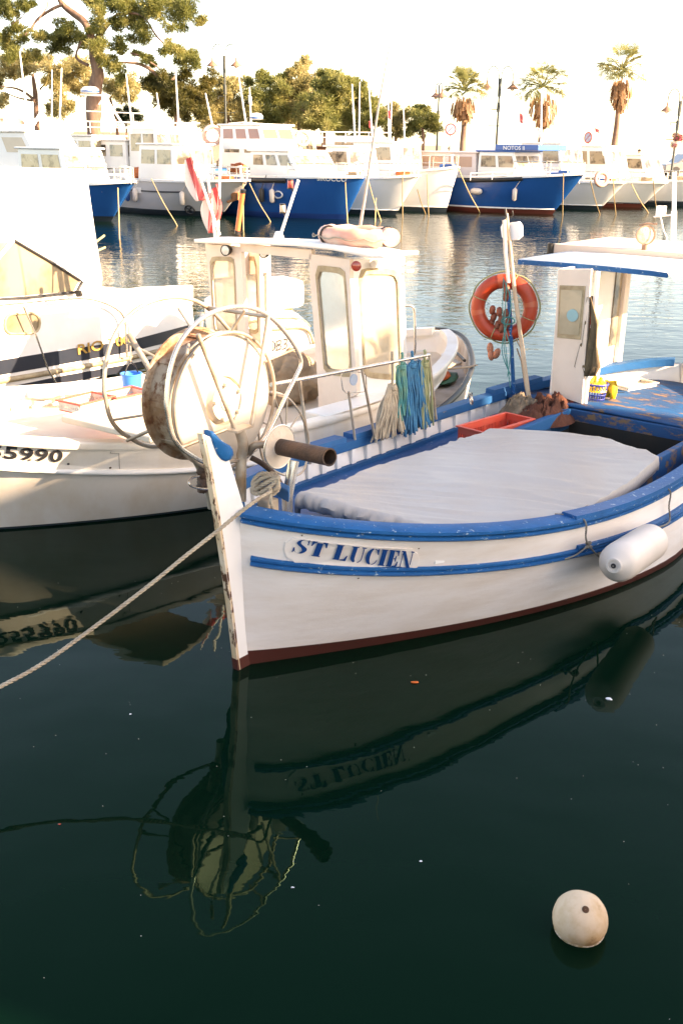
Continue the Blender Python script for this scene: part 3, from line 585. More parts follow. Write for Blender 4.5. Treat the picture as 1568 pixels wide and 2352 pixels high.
# hinged roof beam with chipped paint, lamp, pot
M_beam=mat('chipped beam paint',(.60,.47,.38),.5,dirt=(.5,.38,.3),col2=(.20,.09,.05),amt=.05,scale=9,sharp=.04,stretch=(1,1,3))
XB=x0+1.0
bm1=np.array(MF.onx(1272,560,XB)); bm2=np.array(MF.onx(1275,583,XB))
q=MB(MF); q.bx(XB,XB+.05,-.75,bm1[1],bm2[2],bm1[2]); q.bx(XB+.05,XB+1.3,-.75,bm1[1],bm1[2]-.03,bm1[2]-.003); rb=q.build('roof_beam',M_beam,rf,smooth=0,bevel=.004)
c_=np.array(MF.onx(1263,571,XB)); q=MB(MF); q.lathe([(.035,-.045),(.035,.05),(.03,.055),(.026,.03),(.001,.03)],c_,n=18,caps=False); q.bx(c_[0]-.04,c_[0]+.04,c_[1]-.12,c_[1]+.05,c_[2]-.055,c_[2]-.045); q.build('vent_pot',M_blkm,rf,smooth=30)
XS=XB+.1; c_=np.array(MF.onx(1482,540,XS)); r_=abs(MF.onx(1482,517,XS)[2]-MF.onx(1482,563,XS)[2])/2
q=MB(MF); nv=Vector((-.75,-.62,.05)).normalized(); q.lathe([(r_*.3,-.12),(r_*.75,-.09),(r_*.97,-.03),(r_,0),(r_*1.0,.012),(r_*.9,.012),(r_*.9,.0)],c_,nv,36,caps=False); q.tube([Vector(c_)+Vector((-.02,.07,r_*.95)),Vector(c_)+Vector((0,0,r_*1.18)),Vector(c_)+Vector((.05,-.08,r_*1.12))],.009,8); q.box((c_[0],c_[1],c_[2]-r_-.03),(.04,.04,.07)); sl=q.build('searchlight',mat('brown lamp housing',(.28,.17,.11),.5),mb_,smooth=30)
q=MB(MF); q.lathe([(.001,.016),(r_*.5,.014),(r_*.9,.004)],c_,nv,36,caps=False); q.build('lens',mat('ribbed lens',(.62,.48,.36),.25,dirt=(.4,.28,.2),dscale=30,damt=.8,bump=.6,bscale=120),sl,smooth=30)
m0=np.array(MF.onx(1545,572,XS+.15)); m1=np.array(MF.onx(1548,395,XS+.15)); q=MB(MF); q.tube([m0,m1],.02,12); q.tube([lerp(m0,m1,.05),lerp(m0,m1,.5)],.027,12); q.tube([np.array(MF.onx(1500,498,XS+.15)),np.array(MF.onx(1548,493,XS+.15))],.008,8); q.build('cabin_mast',M_white,mb_,smooth=60)
c_=np.array(MF.onx(1517,484,XS+.05)); q=MB(MF); q.box(c_,(.07,.075,.09),bevel:=0) if False else q.box(c_,(.07,.075,.09)); q.tube([c_-np.array([0,0,.05]),MF.onx(1523,530,XS+.05),MF.onx(1530,545,XS+.05),MF.onx(1530,563,XS+.05)],.006,8); q.build('mast_light',M_white,mb_,smooth=0,bevel=.012)
# ---------------------------------------------------------------- things lying on the main boat
# vinyl sheet over the hatch
Fp=[(691,1127,.79),(761,1112,.76),(860,1072,.72),(987,1033,.69),(1060,1006,.67),(1129,985,.655)]
Np=[(985,1203,.74),(1102,1214,.70),(1221,1206,.67),(1334,1170,.645),(1440,1108,.63),(1511,1047,.62)]
Fc=spl([MF.z(*p_) for p_ in Fp],6); Nc=spl([MF.z(*p_) for p_ in Np],6)
Fc=np.array(Fc); Nc=np.array(Nc); rows=[]
ns=len(Fc)
mid=np.array(MF.z(1290,990,.66)); e0=(Fc[-1]+Nc[-1])/2
NT=80; NSs=150
def smp(C_,t): t=t*(len(C_)-1); i=min(int(t),len(C_)-2); return C_[i]+(C_[i+1]-C_[i])*(t-i)
for i in range(NSs+1):
    s=i/NSs; a=smp(Fc,s); b=smp(Nc,s); row=[]
    for j in range(NT+1):
        t=j/NT; p_=a*(1-t)+b*t; arch=math.sin(math.pi*t); p_=p_+np.array([.17*arch*s**4+(-.03*arch)*(1-s)**6,0,.028*arch*(.3+.7*s)])
        # wrinkles running across the sheet
        v=Vector((p_[0]*1.3+p_[1]*.9,p_[1]*.55-p_[0]*.2,0)); al=p_[0]*.6-p_[1]*.8; ac=p_[0]*.8+p_[1]*.6; wp=ac+.10*mnoise.noise(Vector((al*1.6,ac*1.2,1))); wv=mnoise.noise(v*1.4)*.006+max(0,.28-abs(mnoise.noise(Vector((wp*5.5,al*.9,3)))))*.075*(.25+.75*max(0,mnoise.noise(Vector((al*1.3,ac*1.3,8)))+.45))+.007*mnoise.noise(Vector((wp*14,al*2.5,5)))
        p_[2]+=wv-.006; row.append(p_)
    rows.append(row)
rows=[[r_[0]+np.array([.01,.02,-.06])]+r_+[r_[-1]+np.array([.0,-.012,-.05]),r_[-1]+np.array([.0,-.015,-.10])] for r_ in rows]
# rolled front edge hanging down to the deck with sagging folds
front=[]
for k,(dx,dz_) in enumerate(((0,0),(-.035,-.012),(-.055,-.04),(-.055,-.075),(-.035,-.115),(.0,-.13))):
    front.append([p_+np.array([dx*(1+.5*mnoise.noise(Vector((j*.25,k*.3,0)))),dx*.1,dz_*(.8+.35*mnoise.noise(Vector((j*.16,7,0))))]) for j,p_ in enumerate(rows[0])])
q=MB(MF); q.grid(front[::-1]+rows[1:]); q.build('deck_cover',M_tarp,smooth=50,label='grey vinyl sheet spread over the hatch of the blue and white boat',cat='tarpaulin',thick=.004)
# red crate, nets
def crate(frame,c,d,rz,mm,m2,label,group=None,solid=False):
    F2=Frame(*frame.W(c)[:2],frame.deg+rz,frame.W(c)[2]); o=thing('fish_crate',F2,label,'crate',group)
    lx,ly,lz=d; t=.012
    q=MB(F2); q.bx(-lx/2,lx/2,-ly/2,ly/2,0,.012); q.build('crate_floor',mm,o,smooth=0)
    q=MB(F2)
    for sx,sy,ax_ in((0,-1,0),(0,1,0),(-1,0,1),(1,0,1)):
        Lw=(lx if ax_==0 else ly)
        n=int(Lw/.022)
        for z0,z1 in((.012,.03),(lz*.62,lz)):
            if ax_==0: q.bx(-Lw/2,Lw/2,sy*ly/2-t/2,sy*ly/2+t/2,z0,z1)
            else: q.bx(sx*lx/2-t/2,sx*lx/2+t/2,-Lw/2+.008,Lw/2-.008,z0,z1)
        for i in range(n):
            cxx=-Lw/2+(i+.5)*Lw/n; wd_=Lw/n*(.98 if solid or i%8==0 else .5)
            if ax_==0: q.box((cxx,sy*ly/2,(.03+lz*.62)/2),(wd_,t*.8,lz*.62-.03))
            else: q.box((sx*lx/2,cxx,(.03+lz*.62)/2),(t*.8,wd_,lz*.62-.03))
    q.build('crate_wall',m2,o,smooth=0)
    q=MB(F2); 
    q.bx(-lx/2-.018,lx/2+.018,-ly/2-.02,-ly/2+.01,lz,lz+.012);q.bx(-lx/2-.018,lx/2+.018,ly/2-.01,ly/2+.02,lz,lz+.012);q.bx(-lx/2-.018,-lx/2+.01,-ly/2+.011,ly/2-.011,lz,lz+.0115);q.bx(lx/2-.01,lx/2+.018,-ly/2+.011,ly/2-.011,lz,lz+.0115)
    q.build('crate_rim',mm,o,smooth=0,bevel=.003); return o
ca=np.array(MF.z(1130,985,.60)); crate(MF,(ca[0]+.16,ca[1]+.06,.475),(.66,.28,.13),-6,M_crate,M_crate,'red slatted fish crate wedged between the far gunwale and the grey sheet')
def cloth_heap(c,rx,ry,h,seed,frame,n=46):
    rows=[]
    for i in range(n+1):
        row=[]
        for j in range(n+1):
            x=2*i/n-1;y=2*j/n-1; r_=max(abs(x),abs(y)); rr_=math.hypot(x,y) or 1e-6; k=r_/rr_; X=x*k;Y=y*k
            v=Vector((X*2.2,Y*2.2,seed)); e=max(0,1-r_**2.6); wq=v+Vector((mnoise.noise(v*1.3),mnoise.noise(v*1.3+Vector((5,5,5))),0))*.9; f=.35+.5*mnoise.noise(wq*1.3)+.45*(.35-abs(mnoise.noise(wq*2.3)))+.12*mnoise.noise(v*8)
            d=1+.25*mnoise.noise(Vector((X*1.5,Y*1.5,seed+9)))
            row.append((c[0]+X*rx*d,c[1]+Y*ry*d,c[2]+h*e*(.45+.9*f)))
        rows.append(row)
    q=MB(frame); q.grid(rows); return q
c1=np.array(MF.z(1255,935,.62)); 
cloth_heap((c1[0]+.02,c1[1]+.03,.50),.46,.24,.22,3,MF,70).build('net_pile',M_net,label='heap of rust brown fishing net beside the wheelhouse post',cat='fishing net',smooth=80)
c2=np.array(MF.z(1205,925,.64)); cloth_heap((c2[0],c2[1]+.02,.52),.30,.20,.20,11,MF,60).build('net_pile',M_netg,label='heap of khaki grey fishing net nearest the blue pole',cat='fishing net',smooth=80)
c2=np.array(MF.z(1305,905,.66)); cloth_heap((c2[0]-.05,c2[1],.55),.22,.2,.16,21,MF).build('net_pile',mat('red netting',(.30,.05,.03),.95,dirt=(.18,.04,.02),damt=.8,dscale=9,bump=1,bscale=90),label='small heap of dark red net against the foot of the wheelhouse',cat='fishing net',smooth=80)
# blue pole, wooden pole with white box tag, lifebuoy, cork floats
PX0=np.array(MF.z(1182,903,.62)); PL=PX0[0]
def PQ(x,y,d=0): return np.array(MF.onx(x,y,PL+d))
q=MB(MF); q.tube([PQ(1182,905)-np.array([0,0,.1]),PQ(1174,800),PQ(1166,650)],.019,12); q.build('blue_pole',M_blue,label='short blue pole standing on the gunwale inside the lifebuoy',cat='pole',smooth=60)
wp_=thing('marker_pole',Frame(*MF.W(PQ(1214,915,-.05))[:2],51,.5),'bare wooden pole with a white square box near its top','pole')
q=MB(MF); q.tube([PQ(1215,925,-.06),PQ(1180,660,-.06),PQ(1163,490,-.06)],[.021,.018,.013],12); q.build('shaft',mat('pale pole wood',(.55,.42,.30),.7,dirt=(.38,.27,.18),damt=.6,dscale=10,stretch=(1,1,.2)),wp_,smooth=60)
q=MB(MF); a=[PQ(x,y,-.04) for x,y in((1152,514),(1188,509),(1194,518),(1195,543),(1186,551),(1158,553),(1151,545),(1148,522))]; q.prism(a,(.05,0,0)); q.build('box_tag',M_label,wp_,smooth=0,bevel=.006)
q=MB(MF); q.tube([PQ(1163,500,-.07),PQ(1160,480,-.07)],.010,8); q.tube([PQ(1172,500,-.07),PQ(1178,493,-.07),PQ(1176,484,-.07)],.005,6); q.build('hook',M_blkm,wp_,smooth=60)
q=MB(MF); q.tube([PQ(1167,650,-.085),PQ(1160,580,-.085),PQ(1157,505,-.085)],.017,10); q.build('pole_sleeve',M_pink,wp_,smooth=60)
cb=PQ(1157,707,.02); th=Vector((-.80,.05,.18)); fwv=Vector(MF.L(CC))-Vector(cb); fwv.z=0; fwv.normalize()
axv=(fwv+Vector((.15,.22,.02))).normalized()
lb=thing('lifebuoy',Frame(*MF.W(cb)[:2],51,MF.W(cb)[2]),'orange ring lifebuoy hung on the blue pole','lifebuoy')
ro=abs(PQ(1157,630,.02)[2]-PQ(1157,784,.02)[2])/2*.97; rt_=.066; Rm=ro-rt_*.8
q=MB(MF); q.torus(cb,axv,Rm,rt_,56,14); q.build('ring',M_orange,lb,smooth=80)
e1=axv.orthogonal().normalized(); e2=axv.cross(e1)
def rp(a,rr_=1.,d=0): return Vector(cb)+(e1*math.cos(a)+e2*math.sin(a))*(Rm+rt_*rr_)+axv*d
q=MB(MF)
for k in range(4):
    a0=.3+k*math.pi/2; q.tube([Vector(cb)+(e1*math.cos(a0+.12)+e2*math.sin(a0+.12))*Rm+((e1*math.cos(a0+.12)+e2*math.sin(a0+.12))*math.cos(t)+axv*math.sin(t))*(rt_+.003) for t in np.linspace(0,2*math.pi,16)],.004,6)
    q.tube([rp(a0+.12+t*math.pi/2,1.05+.25*math.sin(math.pi*t)+.1*math.sin(9*t),-.01) for t in np.linspace(0,1,14)],.008,7)
q.build('grab_line',M_ropey,lb,smooth=60)
q=MB(MF)
for a0 in(.95,2.5,4.1,5.6):
    ph=[a0-.09,a0+.09]; P_=[]
    for a in np.linspace(ph[0],ph[1],5):
        rdv=e1*math.cos(a)+e2*math.sin(a); P_.append([Vector(cb)+rdv*Rm+(rdv*math.cos(t)+axv*math.sin(t))*(rt_+.0025) for t in np.linspace(.2,2.9,10)])
    q.grid(P_)
q.build('reflective_band',mat('faded band',(.46,.09,.04),.4,col2=(.60,.32,.24),amt=.1,scale=20,sharp=.1),lb,smooth=60)
fl=thing('float_string',Frame(*MF.W(PQ(1150,715))[:2],51,MF.W(PQ(1150,715))[2]),'string of dark brown cork floats tied in the middle of the lifebuoy','fishing floats')
for i,(x,y) in enumerate(((1163,665),(1161,682),(1130,712),(1146,716),(1133,728),(1150,735),(1128,741),(1142,747),(1152,754),(1162,720),(1130,758),(1146,765),(1165,742))):
    p_=PQ(x,y,-.03+rr.uniform(-.02,.02)); q=MB(MF); q.lathe([(.008,-.045),(.022,-.035),(.029,-.012),(.029,.012),(.022,.035),(.008,.045)],p_,(rr.uniform(-.3,.3),rr.uniform(-.3,.3),1),12); q.build('cork_float',M_brownf,fl,smooth=60)
fl=thing('float_string',Frame(*MF.W(PQ(1135,810))[:2],51,MF.W(PQ(1135,810))[2]),'pair of pale brown floats dangling under the lifebuoy','fishing floats')
for x,y,t_2 in((1125,800,.1),(1127,815,.2),(1140,812,-.4)):
    q=MB(MF); q.lathe([(.008,-.055),(.024,-.04),(.032,-.012),(.032,.012),(.024,.04),(.008,.055)],PQ(x,y),(0,t_2,1),12); q.build('cork_float',mat('pale cork float',(.45,.17,.10),.6,dirt=(.3,.11,.07)),fl,smooth=60)
q=MB(MF)
for k in range(4):
    q.tube(spl([PQ(1160+rr.uniform(-6,10),640+rr.uniform(-5,20),-.08),PQ(1165+rr.uniform(-18,14),720+rr.uniform(-20,20),-.09),PQ(1172+rr.uniform(-22,12),800,-.08),PQ(1168+rr.uniform(-8,12),880+rr.uniform(-30,15),-.07)],5),.0045,6)
q.tube(spl([PQ(1166+15*math.cos(a),737+8*math.sin(a),-.1) for a in np.linspace(0,12,24)],3),.006,6)
q.build('teal_cord',mat('teal cord',(.03,.22,.22),.9,dirt=(.1,.3,.25),dscale=20),label='thin teal cord knotted round the blue pole below the lifebuoy',cat='cord',smooth=60)
q=MB(MF); q.tube([PQ(1180,770,.03),PQ(1195,800,.03),PQ(1208,900,.03)],.006,6); q.tube([PQ(1186,800,.05),PQ(1196,828,.05),PQ(1208,905,.05)],.007,6); q.build('boat_hook_rod',M_wood,label='thin bent rod leaning behind the wooden pole',cat='rod',smooth=60)
# things in the wheelhouse
q=MB(MF); 
def J(x,y,d=.12): return np.array(MF.onx(x,y,XC+d))
prof=[(1357,680,1362,6),(1352,740,1372,8),(1350,790,1376,12),(1345,840,1380,14),(1350,862,1366,10)]
rows=[]
for xl,y,xr,_ in prof:
    a=J(xl,y,.06);b=J(xr,y,.06); rows.append([a+(b-a)*t+np.array([.03*math.sin(t*9+y*.05)-.03,0,0]) for t in np.linspace(-.6,1,12)])
q.grid(rows); q.build('jacket',M_jacket,label='brown cloth jacket hanging inside the wheelhouse doorway',cat='jacket',smooth=80,thick=.02)
q=MB(MF); a=J(1357,690,.05); q.grid([[J(1350,680,.05),J(1357,690,.04),J(1358,700,.05)],[J(1350,740,.05),J(1361,728,.03),J(1359,745,.05)],[J(1350,790,.05),J(1358,770,.04),J(1356,790,.05)]]); q.build('red_cloth',M_red,label='strip of red cloth showing above the brown jacket',cat='cloth',smooth=80,thick=.015)
bc=np.array(MF.z(1366,925,.60)); BF=Frame(*MF.W(bc)[:2],51,.605); bo=thing('basket',BF,'small blue plastic basket beside the wheelhouse holding a yellow oilskin','basket')
q=MB(BF); 
for k in range(20):
    a=2*math.pi*k/20; q.tube([(.07*math.cos(a),.07*math.sin(a),0),(.098*math.cos(a),.098*math.sin(a),.17)],.004,4)
for zz,r_ in((.0,.07),(.04,.077),(.08,.084),(.12,.09),(.17,.099)): q.torus((0,0,zz),(0,0,1),r_,.005,24,5)
q.lathe([(.001,.003),(.07,.003)],n=20,caps=False); q.build('lattice',M_basket,bo,smooth=30)
q=MB(BF); q.torus((0,0,.175),(0,0,1),.10,.009,24,6); q.build('basket_rim',M_basket,bo,smooth=60)
cloth_heap((0,0,.11),.10,.10,.13,31,BF,26).build('oilskin',M_yellow,label='crumpled yellow oilskin stuffed in the blue basket',cat='oilskin',smooth=80)
q=MB(BF); rows=[[(.07+.02*math.sin(k*1.3),-.10-.03*t+.02*math.sin(t*5+k),.17-.05*k-.01*t) for t in range(5)] for k in range(4)]
rows=[[(.10+.035*math.sin(2.2*t+k),-.14+.06*t/2,.20-.055*k) for t in range(5)] for k in range(4)]
q.grid(rows); q.build('yellow_glove',M_yellow,label='yellow rubber glove draped over the rim of the basket',cat='glove',smooth=80,thick=.01)
tc_=np.array(MF.z(1455,888,.63)); TFm=Frame(*MF.W(tc_)[:2],33,.625)
crate(TFm,(0,0,0),(.40,.2,.035),0,M_cratew,M_cratew,'shallow pale plastic tray lying on the worn blue stern deck')
q=MB(MF); q.tube([MF.z(1340,918,.62),MF.z(1400,905,.62),MF.z(1432,903,.62)],.012,8); q.build('paddle_handle',M_blkm,label='dark wooden handle lying beside the blue basket',cat='handle',smooth=60)
q=MB(MF); a=MF.z(1420,1010,.30); q.bx(3.9,4.35,-.45,.05,.02,.22); q.build('brown_box',mat('brown box wood',(.12,.05,.03),.8,dirt=(.06,.03,.02),damt=.7),label='dark brown box sunk in the open well of the boat',cat='box',smooth=0,bevel=.01)
q=MB(MF); q.tube(spl([(3.6,.2,.25),(3.9,.3,.28),(4.2,.1,.26),(4.4,-.2,.27),(4.3,-.5,.25),(3.9,-.45,.24)],6),.014,8); q.build('hose',M_ropeg,label='loop of old hose lying in the open well',cat='hose',smooth=60)
# ---------------------------------------------------------------- ropes
def twist(pts,r,m,name,label,cat='rope',n=6,strands=3,pitch=None,res=6,parent=None,frame=WF):
    """laid rope: strands wound about a path"""
    P=np.array(spl(pts,res)); d=np.linalg.norm(np.diff(P,axis=0),axis=1); s=np.concatenate([[0],np.cumsum(d)]); L=s[-1]; pitch=pitch or r*7; N=int(L/pitch*8)+2
    t=np.linspace(0,L,N); Q=np.stack([np.interp(t,s,P[:,k]) for k in range(3)],1)
    T=np.gradient(Q,axis=0); T/=np.linalg.norm(T,axis=1)[:,None]+1e-9
    hv=np.array([0,0,1.]); A=np.cross(T,hv); A/=np.linalg.norm(A,axis=1)[:,None]+1e-6; B=np.cross(T,A)
    q=MB(frame)
    for k in range(strands):
        a=2*math.pi*(t/pitch)+2*math.pi*k/strands
        q.tube([tuple(v) for v in Q+(A*np.cos(a)[:,None]+B*np.sin(a)[:,None])*r*.52],r*.56,n)
    return q.build(name,m,parent,smooth=80,label=label if parent is None else None,cat=cat if parent is None else None)
bt=MF.W(MF.z(625,1120,.98))
rp_=[WZ(640,1115,.96),WZ(612,1135,.98),WZ(575,1155,1.0),WZ(505,1213,.98)]
far=WZ(-60,1605,.55)
end=WY(-120,1612,3.3); 
pts=[WZ(625,1128,.99)]+[WY(x,y,4.10+.66*x/503) for x,y in((588,1150),(545,1182),(503,1217),(430,1274),(340,1347),(220,1438),(100,1523),(0,1578),(-120,1638))]
twist(pts,.0105,M_rope,'mooring_rope','thick beige rope running from the bow bitt down to the lower left','mooring rope')
k0=MF.z(610,1120,1.0); ctr=np.array(MF.W(k0)); cv=[]
for i in range(26):
    a=i*1.05; cv.append(ctr+np.array([.075*math.cos(a)+.012*math.sin(3*a),.05*math.sin(a*.9),.055*math.sin(a*1.1+.7)+.02]))
twist(cv,.012,M_rope,'rope_knot','beige rope wound round the bitt behind the stem','rope',res=4)
tail=[ctr+np.array([.03,-.05,.02]),ctr+np.array([.035,-.09,-.05]),ctr+np.array([.05,-.07,-.12])]
twist(tail,.010,M_rope,'rope_tail','short frayed end of beige rope hanging from the bitt','rope',res=4)
# rope bundles on the rail
def bundle(px0,y0,px1,y1,spread,m,n,label,seed,name='rope_hank',tw=.1):
    r3=random.Random(seed); q=MB(MF); yy=f2[1]+.03
    top=np.array(MF._p(px0,y0,MF.b,yy)); bot=np.array(MF._p(px1,y1,MF.b,yy))
    for k in range(n):
        t=(k+.5)/n*2-1; dx=t*spread*.5; mid=lerp(top,bot,.5)+np.array([dx*.8,r3.uniform(-.035,.02),0]); b=bot+np.array([dx*1.15+r3.uniform(-.01,.01),r3.uniform(-.05,.02),r3.uniform(-.02,.045)])
        a=top+np.array([r3.uniform(-.02,.02)+dx*tw,r3.uniform(-.012,.012),r3.uniform(-.02,.02)])
        q.tube(spl([a,lerp(a,mid,.5)+np.array([dx*.15,0,0]),mid,b],4),.0085,6)
    for k in range(3): q.torus(top+np.array([0,0,-.01-.012*k]),(.1*k,.2,1),.03,.009,14,6)
    q.tube(spl([top,top+np.array([-.01,-.01,.09]),np.array(MF._p(px0,y0-78 if y0>880 else y0-26,MF.b,yy))],4),.012,8)
    return q.build(name,m,smooth=80,label=label,cat='rope')
bundle(900,885,886,1004,.36,M_rope,60,'straw brown hank of rope hanging leftmost on the tubular rail',1)
bundle(945,835,951,988,.34,M_ropeb,70,'deep blue hank of rope hanging in the middle of the rail',2,tw=.75)
bundle(922,838,920,960,.14,M_ropet,24,'pale green hank of rope between the brown and blue ones',3,tw=.8)
bundle(974,832,973,976,.17,M_ropey,30,'straw yellow hank of rope hanging at the right end of the rail',5,tw=.8)
# cylindrical fender on the near side
fa=np.array(MF.W(HM.p(*HM.hit(MF,1400,1325)))); 
pa=WY(1418,1293,5.55); pb=WY(1492,1244,6.10)
pa=np.array(pa);pb=np.array(pb); FL=Frame(*pa[:2],0,pa[2]); fe_=thing('boat_fender',FL,'long white cylindrical fender hung along the near side of the blue and white boat','fender')
dv=Vector(pb-pa); L_=dv.length; r_=.122
q=MB(); q.lathe([(.03,-.075),(.034,-.085),(.045,-.085),(.055,-.07),(.095,-.045),(r_*.96,-.005),(r_,.06),(r_,L_-.05),(r_*.97,L_),(.08,L_+.05),(.05,L_+.075),(.02,L_+.08)],tuple(pa),dv,40); q.build('fender_body',M_fender,fe_,smooth=50)
q=MB(); q.lathe([(.001,-.088),(.012,-.089),(.016,-.086)],tuple(pa),dv,16,caps=False); q.build('fender_hole',M_black,fe_,smooth=0)
e0=pa-np.array(dv.normalized())*.09
g1=np.array(MF.W(HM.g(*[HM.hit(MF,1310,1190)[0]],-1,-.05)))+np.array([0,0,.03])
def HPt(x,y,off=.06): u,f=HM.hit(MF,x,y); return MF.W(HM.p(u,f)+HM.nrm(u,f)*off)
def GPt(x,y,inn,dz): u,f=HM.hit(MF,x,y); return MF.W(HM.g(u,-1,inn,dz))
u1=HM.hit(MF,1320,1235)[0]
kn=HPt(1335,1247,.05)
twist([MF.W(HM.g(u1-.012,-1,.10,.05)),MF.W(HM.g(u1,-1,.0,.05)),MF.W(HM.g(u1,-1,-.06,.02)),MF.W(HM.g(u1+.002,-1,-.062,-.08)),kn,HPt(1350,1262,.05),HPt(1372,1282,.06),e0],.0062,M_ropeg,'fender_line','old grey line tying the left end of the fender to the rail','rope')
twist([kn,HPt(1310,1268,.04),HPt(1290,1278,.03)],.005,M_ropeg,'fender_line','short grey loose end running left from the fender knot','rope')
q=MB(); [q.blob(kn+np.array([rr.uniform(-.015,.015),rr.uniform(-.01,.01),rr.uniform(-.015,.015)]),(.014,.012,.012),8,6,.4,i) for i in range(6)]; q.build('line_knot',M_ropeg,label='lumpy knot in the grey line left of the fender',cat='knot',smooth=80)
u2=HM.hit(MF,1522,1160)[0]; tp=MF.W(HM.g(u2,-1,.04,.055))
twist([tp+np.array([-.04,.0,.0]),tp,MF.W(HM.g(u2,-1,-.055,.03)),MF.W(HM.g(u2,-1,-.062,-.08)),HPt(1518,1200,.05),pb+np.array([0,-.0,.09])],.0062,M_ropeg,'fender_line','old grey line holding up the right end of the fender','rope')
# mooring buoy and floating bits
bz=WZ(1333,2150,0); BFm=Frame(bz[0],bz[1],0); bu=thing('mooring_buoy',BFm,'round cream mooring buoy floating alone at the lower right','buoy')
br=.104; q=MB(BFm); q.blob((0,.035,.052),(br,br,br*.98),40,26,.02,5); 
q.build('buoy_body',M_float,bu,smooth=80)
n_=Vector((PX and -.05,-.72,.70)); hp=Vector((0,.035,.052))+Vector((0.005,-.50,.86)).normalized()*br*.985
q=MB(BFm); q.lathe([(.013,-.004),(.013,.0015),(.010,.003),(.001,.002)],hp,(0,-.5,.86),16,caps=False); q.build('eye_disc',mat('rust and painted hole shade',(.10,.04,.015),.8),bu,smooth=60)  # raised dark disc: rust tone with the shade of a hole painted in
q=MB(BFm); q.torus((0,.035,.003),(0,0,1),br*.88,.004,40,6); q.build('weed_line',mat('weed',(.25,.18,.08),.9,dirt=(.6,.5,.4),dscale=40,damt=.9),bu,smooth=60)
q=MB(); c_=WZ(952,1567,.004); q.blob(c_,(.024,.010,.004),10,6,.3,2); q.build('floating_leaf',mat('orange leaf',(.75,.14,.02),.6),label='small orange leaf floating below the name board',cat='leaf',smooth=60)
q=MB(); c_=WZ(1397,1605,.004); q.blob(c_,(.018,.012,.006),8,5,.5,4); q.build('floating_flake',M_label,label='white flake floating right under the fender',cat='flake',smooth=60)
for i,(x,y,lb_) in enumerate(((300,1640,'tiny pale speck floating in the open water left of the bow'),(672,2038,'white speck floating right of the reel reflection'),(966,1978,'tiny white speck floating in dark water below the hull'),(137,1893,'orange speck floating near the left edge'))):
    q=MB(); q.blob(WZ(x,y,.002),(.007,.005,.002),7,4,.5,i); q.build('floating_speck',M_label if i!=3 else M_orange,label=lb_,cat='debris',smooth=60)

q=MB(); r5=random.Random(12)
for i in range(90):
    x=r5.uniform(-2.2,2.6); y=r5.uniform(2.4,6.5); q.blob((x,y,.001),(r5.uniform(.0015,.0035),r5.uniform(.001,.002),.001),5,3)
q.build('floating_dust',M_cratew,kind='stuff',smooth=0,recalc=False)
# ================================================================ second boat, moored alongside
BF2=Frame(-3.173,6.773,46.2)
H2=Hull(6.18,2.323,2.24,.63,.57,.911,.85,.943,1.73,1.05,.40,bulge=.04)
b2=thing('fishing_boat',BF2,'all white wooden fishing boat with rust streaks and 255990 on its side','boat')
M_hull2=mat('second hull paint',(.86,.79,.70),.4,dirt=(.76,.64,.50),damt=.5,dscale=1.3,col2=(.42,.26,.12),amt=-.06,scale=5,sharp=.12,bump=.1,bscale=6,stretch=(2.5,2.5,.35))
M_deck2=mat('cream deck paint',(.68,.58,.46),.55,dirt=(.55,.43,.32),damt=.5,dscale=2,col2=(.45,.33,.24),amt=.05,scale=7,sharp=.15)
q=MB(BF2); H2.shell(q,lambda u:.02); q.build('hull',[M_boot,M_hull2],b2,smooth=60)
for sd in(-1,1):
    q=MB(BF2); H2.sweep(q,[(.022,-.01),(.028,.0),(.028,.035),(.018,.047),(-.09,.047),(-.09,-.03),(0,-.01)],sd,u0=.002,u1=.996); q.build('gunwale',M_hull2,b2,smooth=40)
    q=MB(BF2); H2.sweep(q,[(-.004,-.024),(.02,-.024),(.032,-.008),(.032,.006),(.02,.02),(-.004,.02)],sd,dz=lambda u:.215,u0=.004,u1=.99); q.build('rub_rail',M_white,b2,smooth=60)
    q=MB(BF2); q.grid([[H2.g(u,sd,.06,-.01) for u in H2.us(50)[3:-2]],[H2.g(u,sd,.085)*np.array([1,1,0])+np.array([0,0,H2.zg(u)-.22]) for u in H2.us(50)[3:-2]]]); q.build('bulwark_lining',M_hull2,b2,smooth=60)
q=MB(BF2); rows=[]
for u in H2.us(30)[2:-1]:
    h=max(.02,H2.half(u,H2.B,H2.n,H2.m)-.08); rows.append([(u*H2.L,y*h,H2.zg(u)-(.06 if u<.42 else .2)+.06*(1-y*y)*(u<.42)) for y in np.linspace(-1,1,9)])
q.grid(rows); q.build('deck',M_deck2,b2,smooth=40)
# raised far rail on short posts
q=MB(BF2); rl_=[BF2.ony(x,y,.88) for x,y in((-40,905),(0,902),(130,893),(245,882),(330,868))]; 
pz=[np.array(p_) for p_ in rl_]; q.grid([[p_+np.array([0,-.05,.04]) for p_ in pz],[p_+np.array([0,.05,.04]) for p_ in pz],[p_+np.array([0,.05,-.05]) for p_ in pz],[p_+np.array([0,-.05,-.05]) for p_ in pz]],wrap=False); q.grid([[p_+np.array([0,-.05,-.05]) for p_ in pz],[p_+np.array([0,-.05,.04]) for p_ in pz]]); q.build('raised_rail',M_white,b2,smooth=20)
for x,y0,y1 in((30,918,962),(85,912,955),(143,905,948)):
    a=np.array(BF2.ony(x,y0,.88)); b=np.array(BF2.ony(x+4,y1,.86)); q=MB(BF2); q.tube([a,b,b-np.array([0,0,.08])],.022,6); q.build('rail_post',M_white,b2,smooth=0)
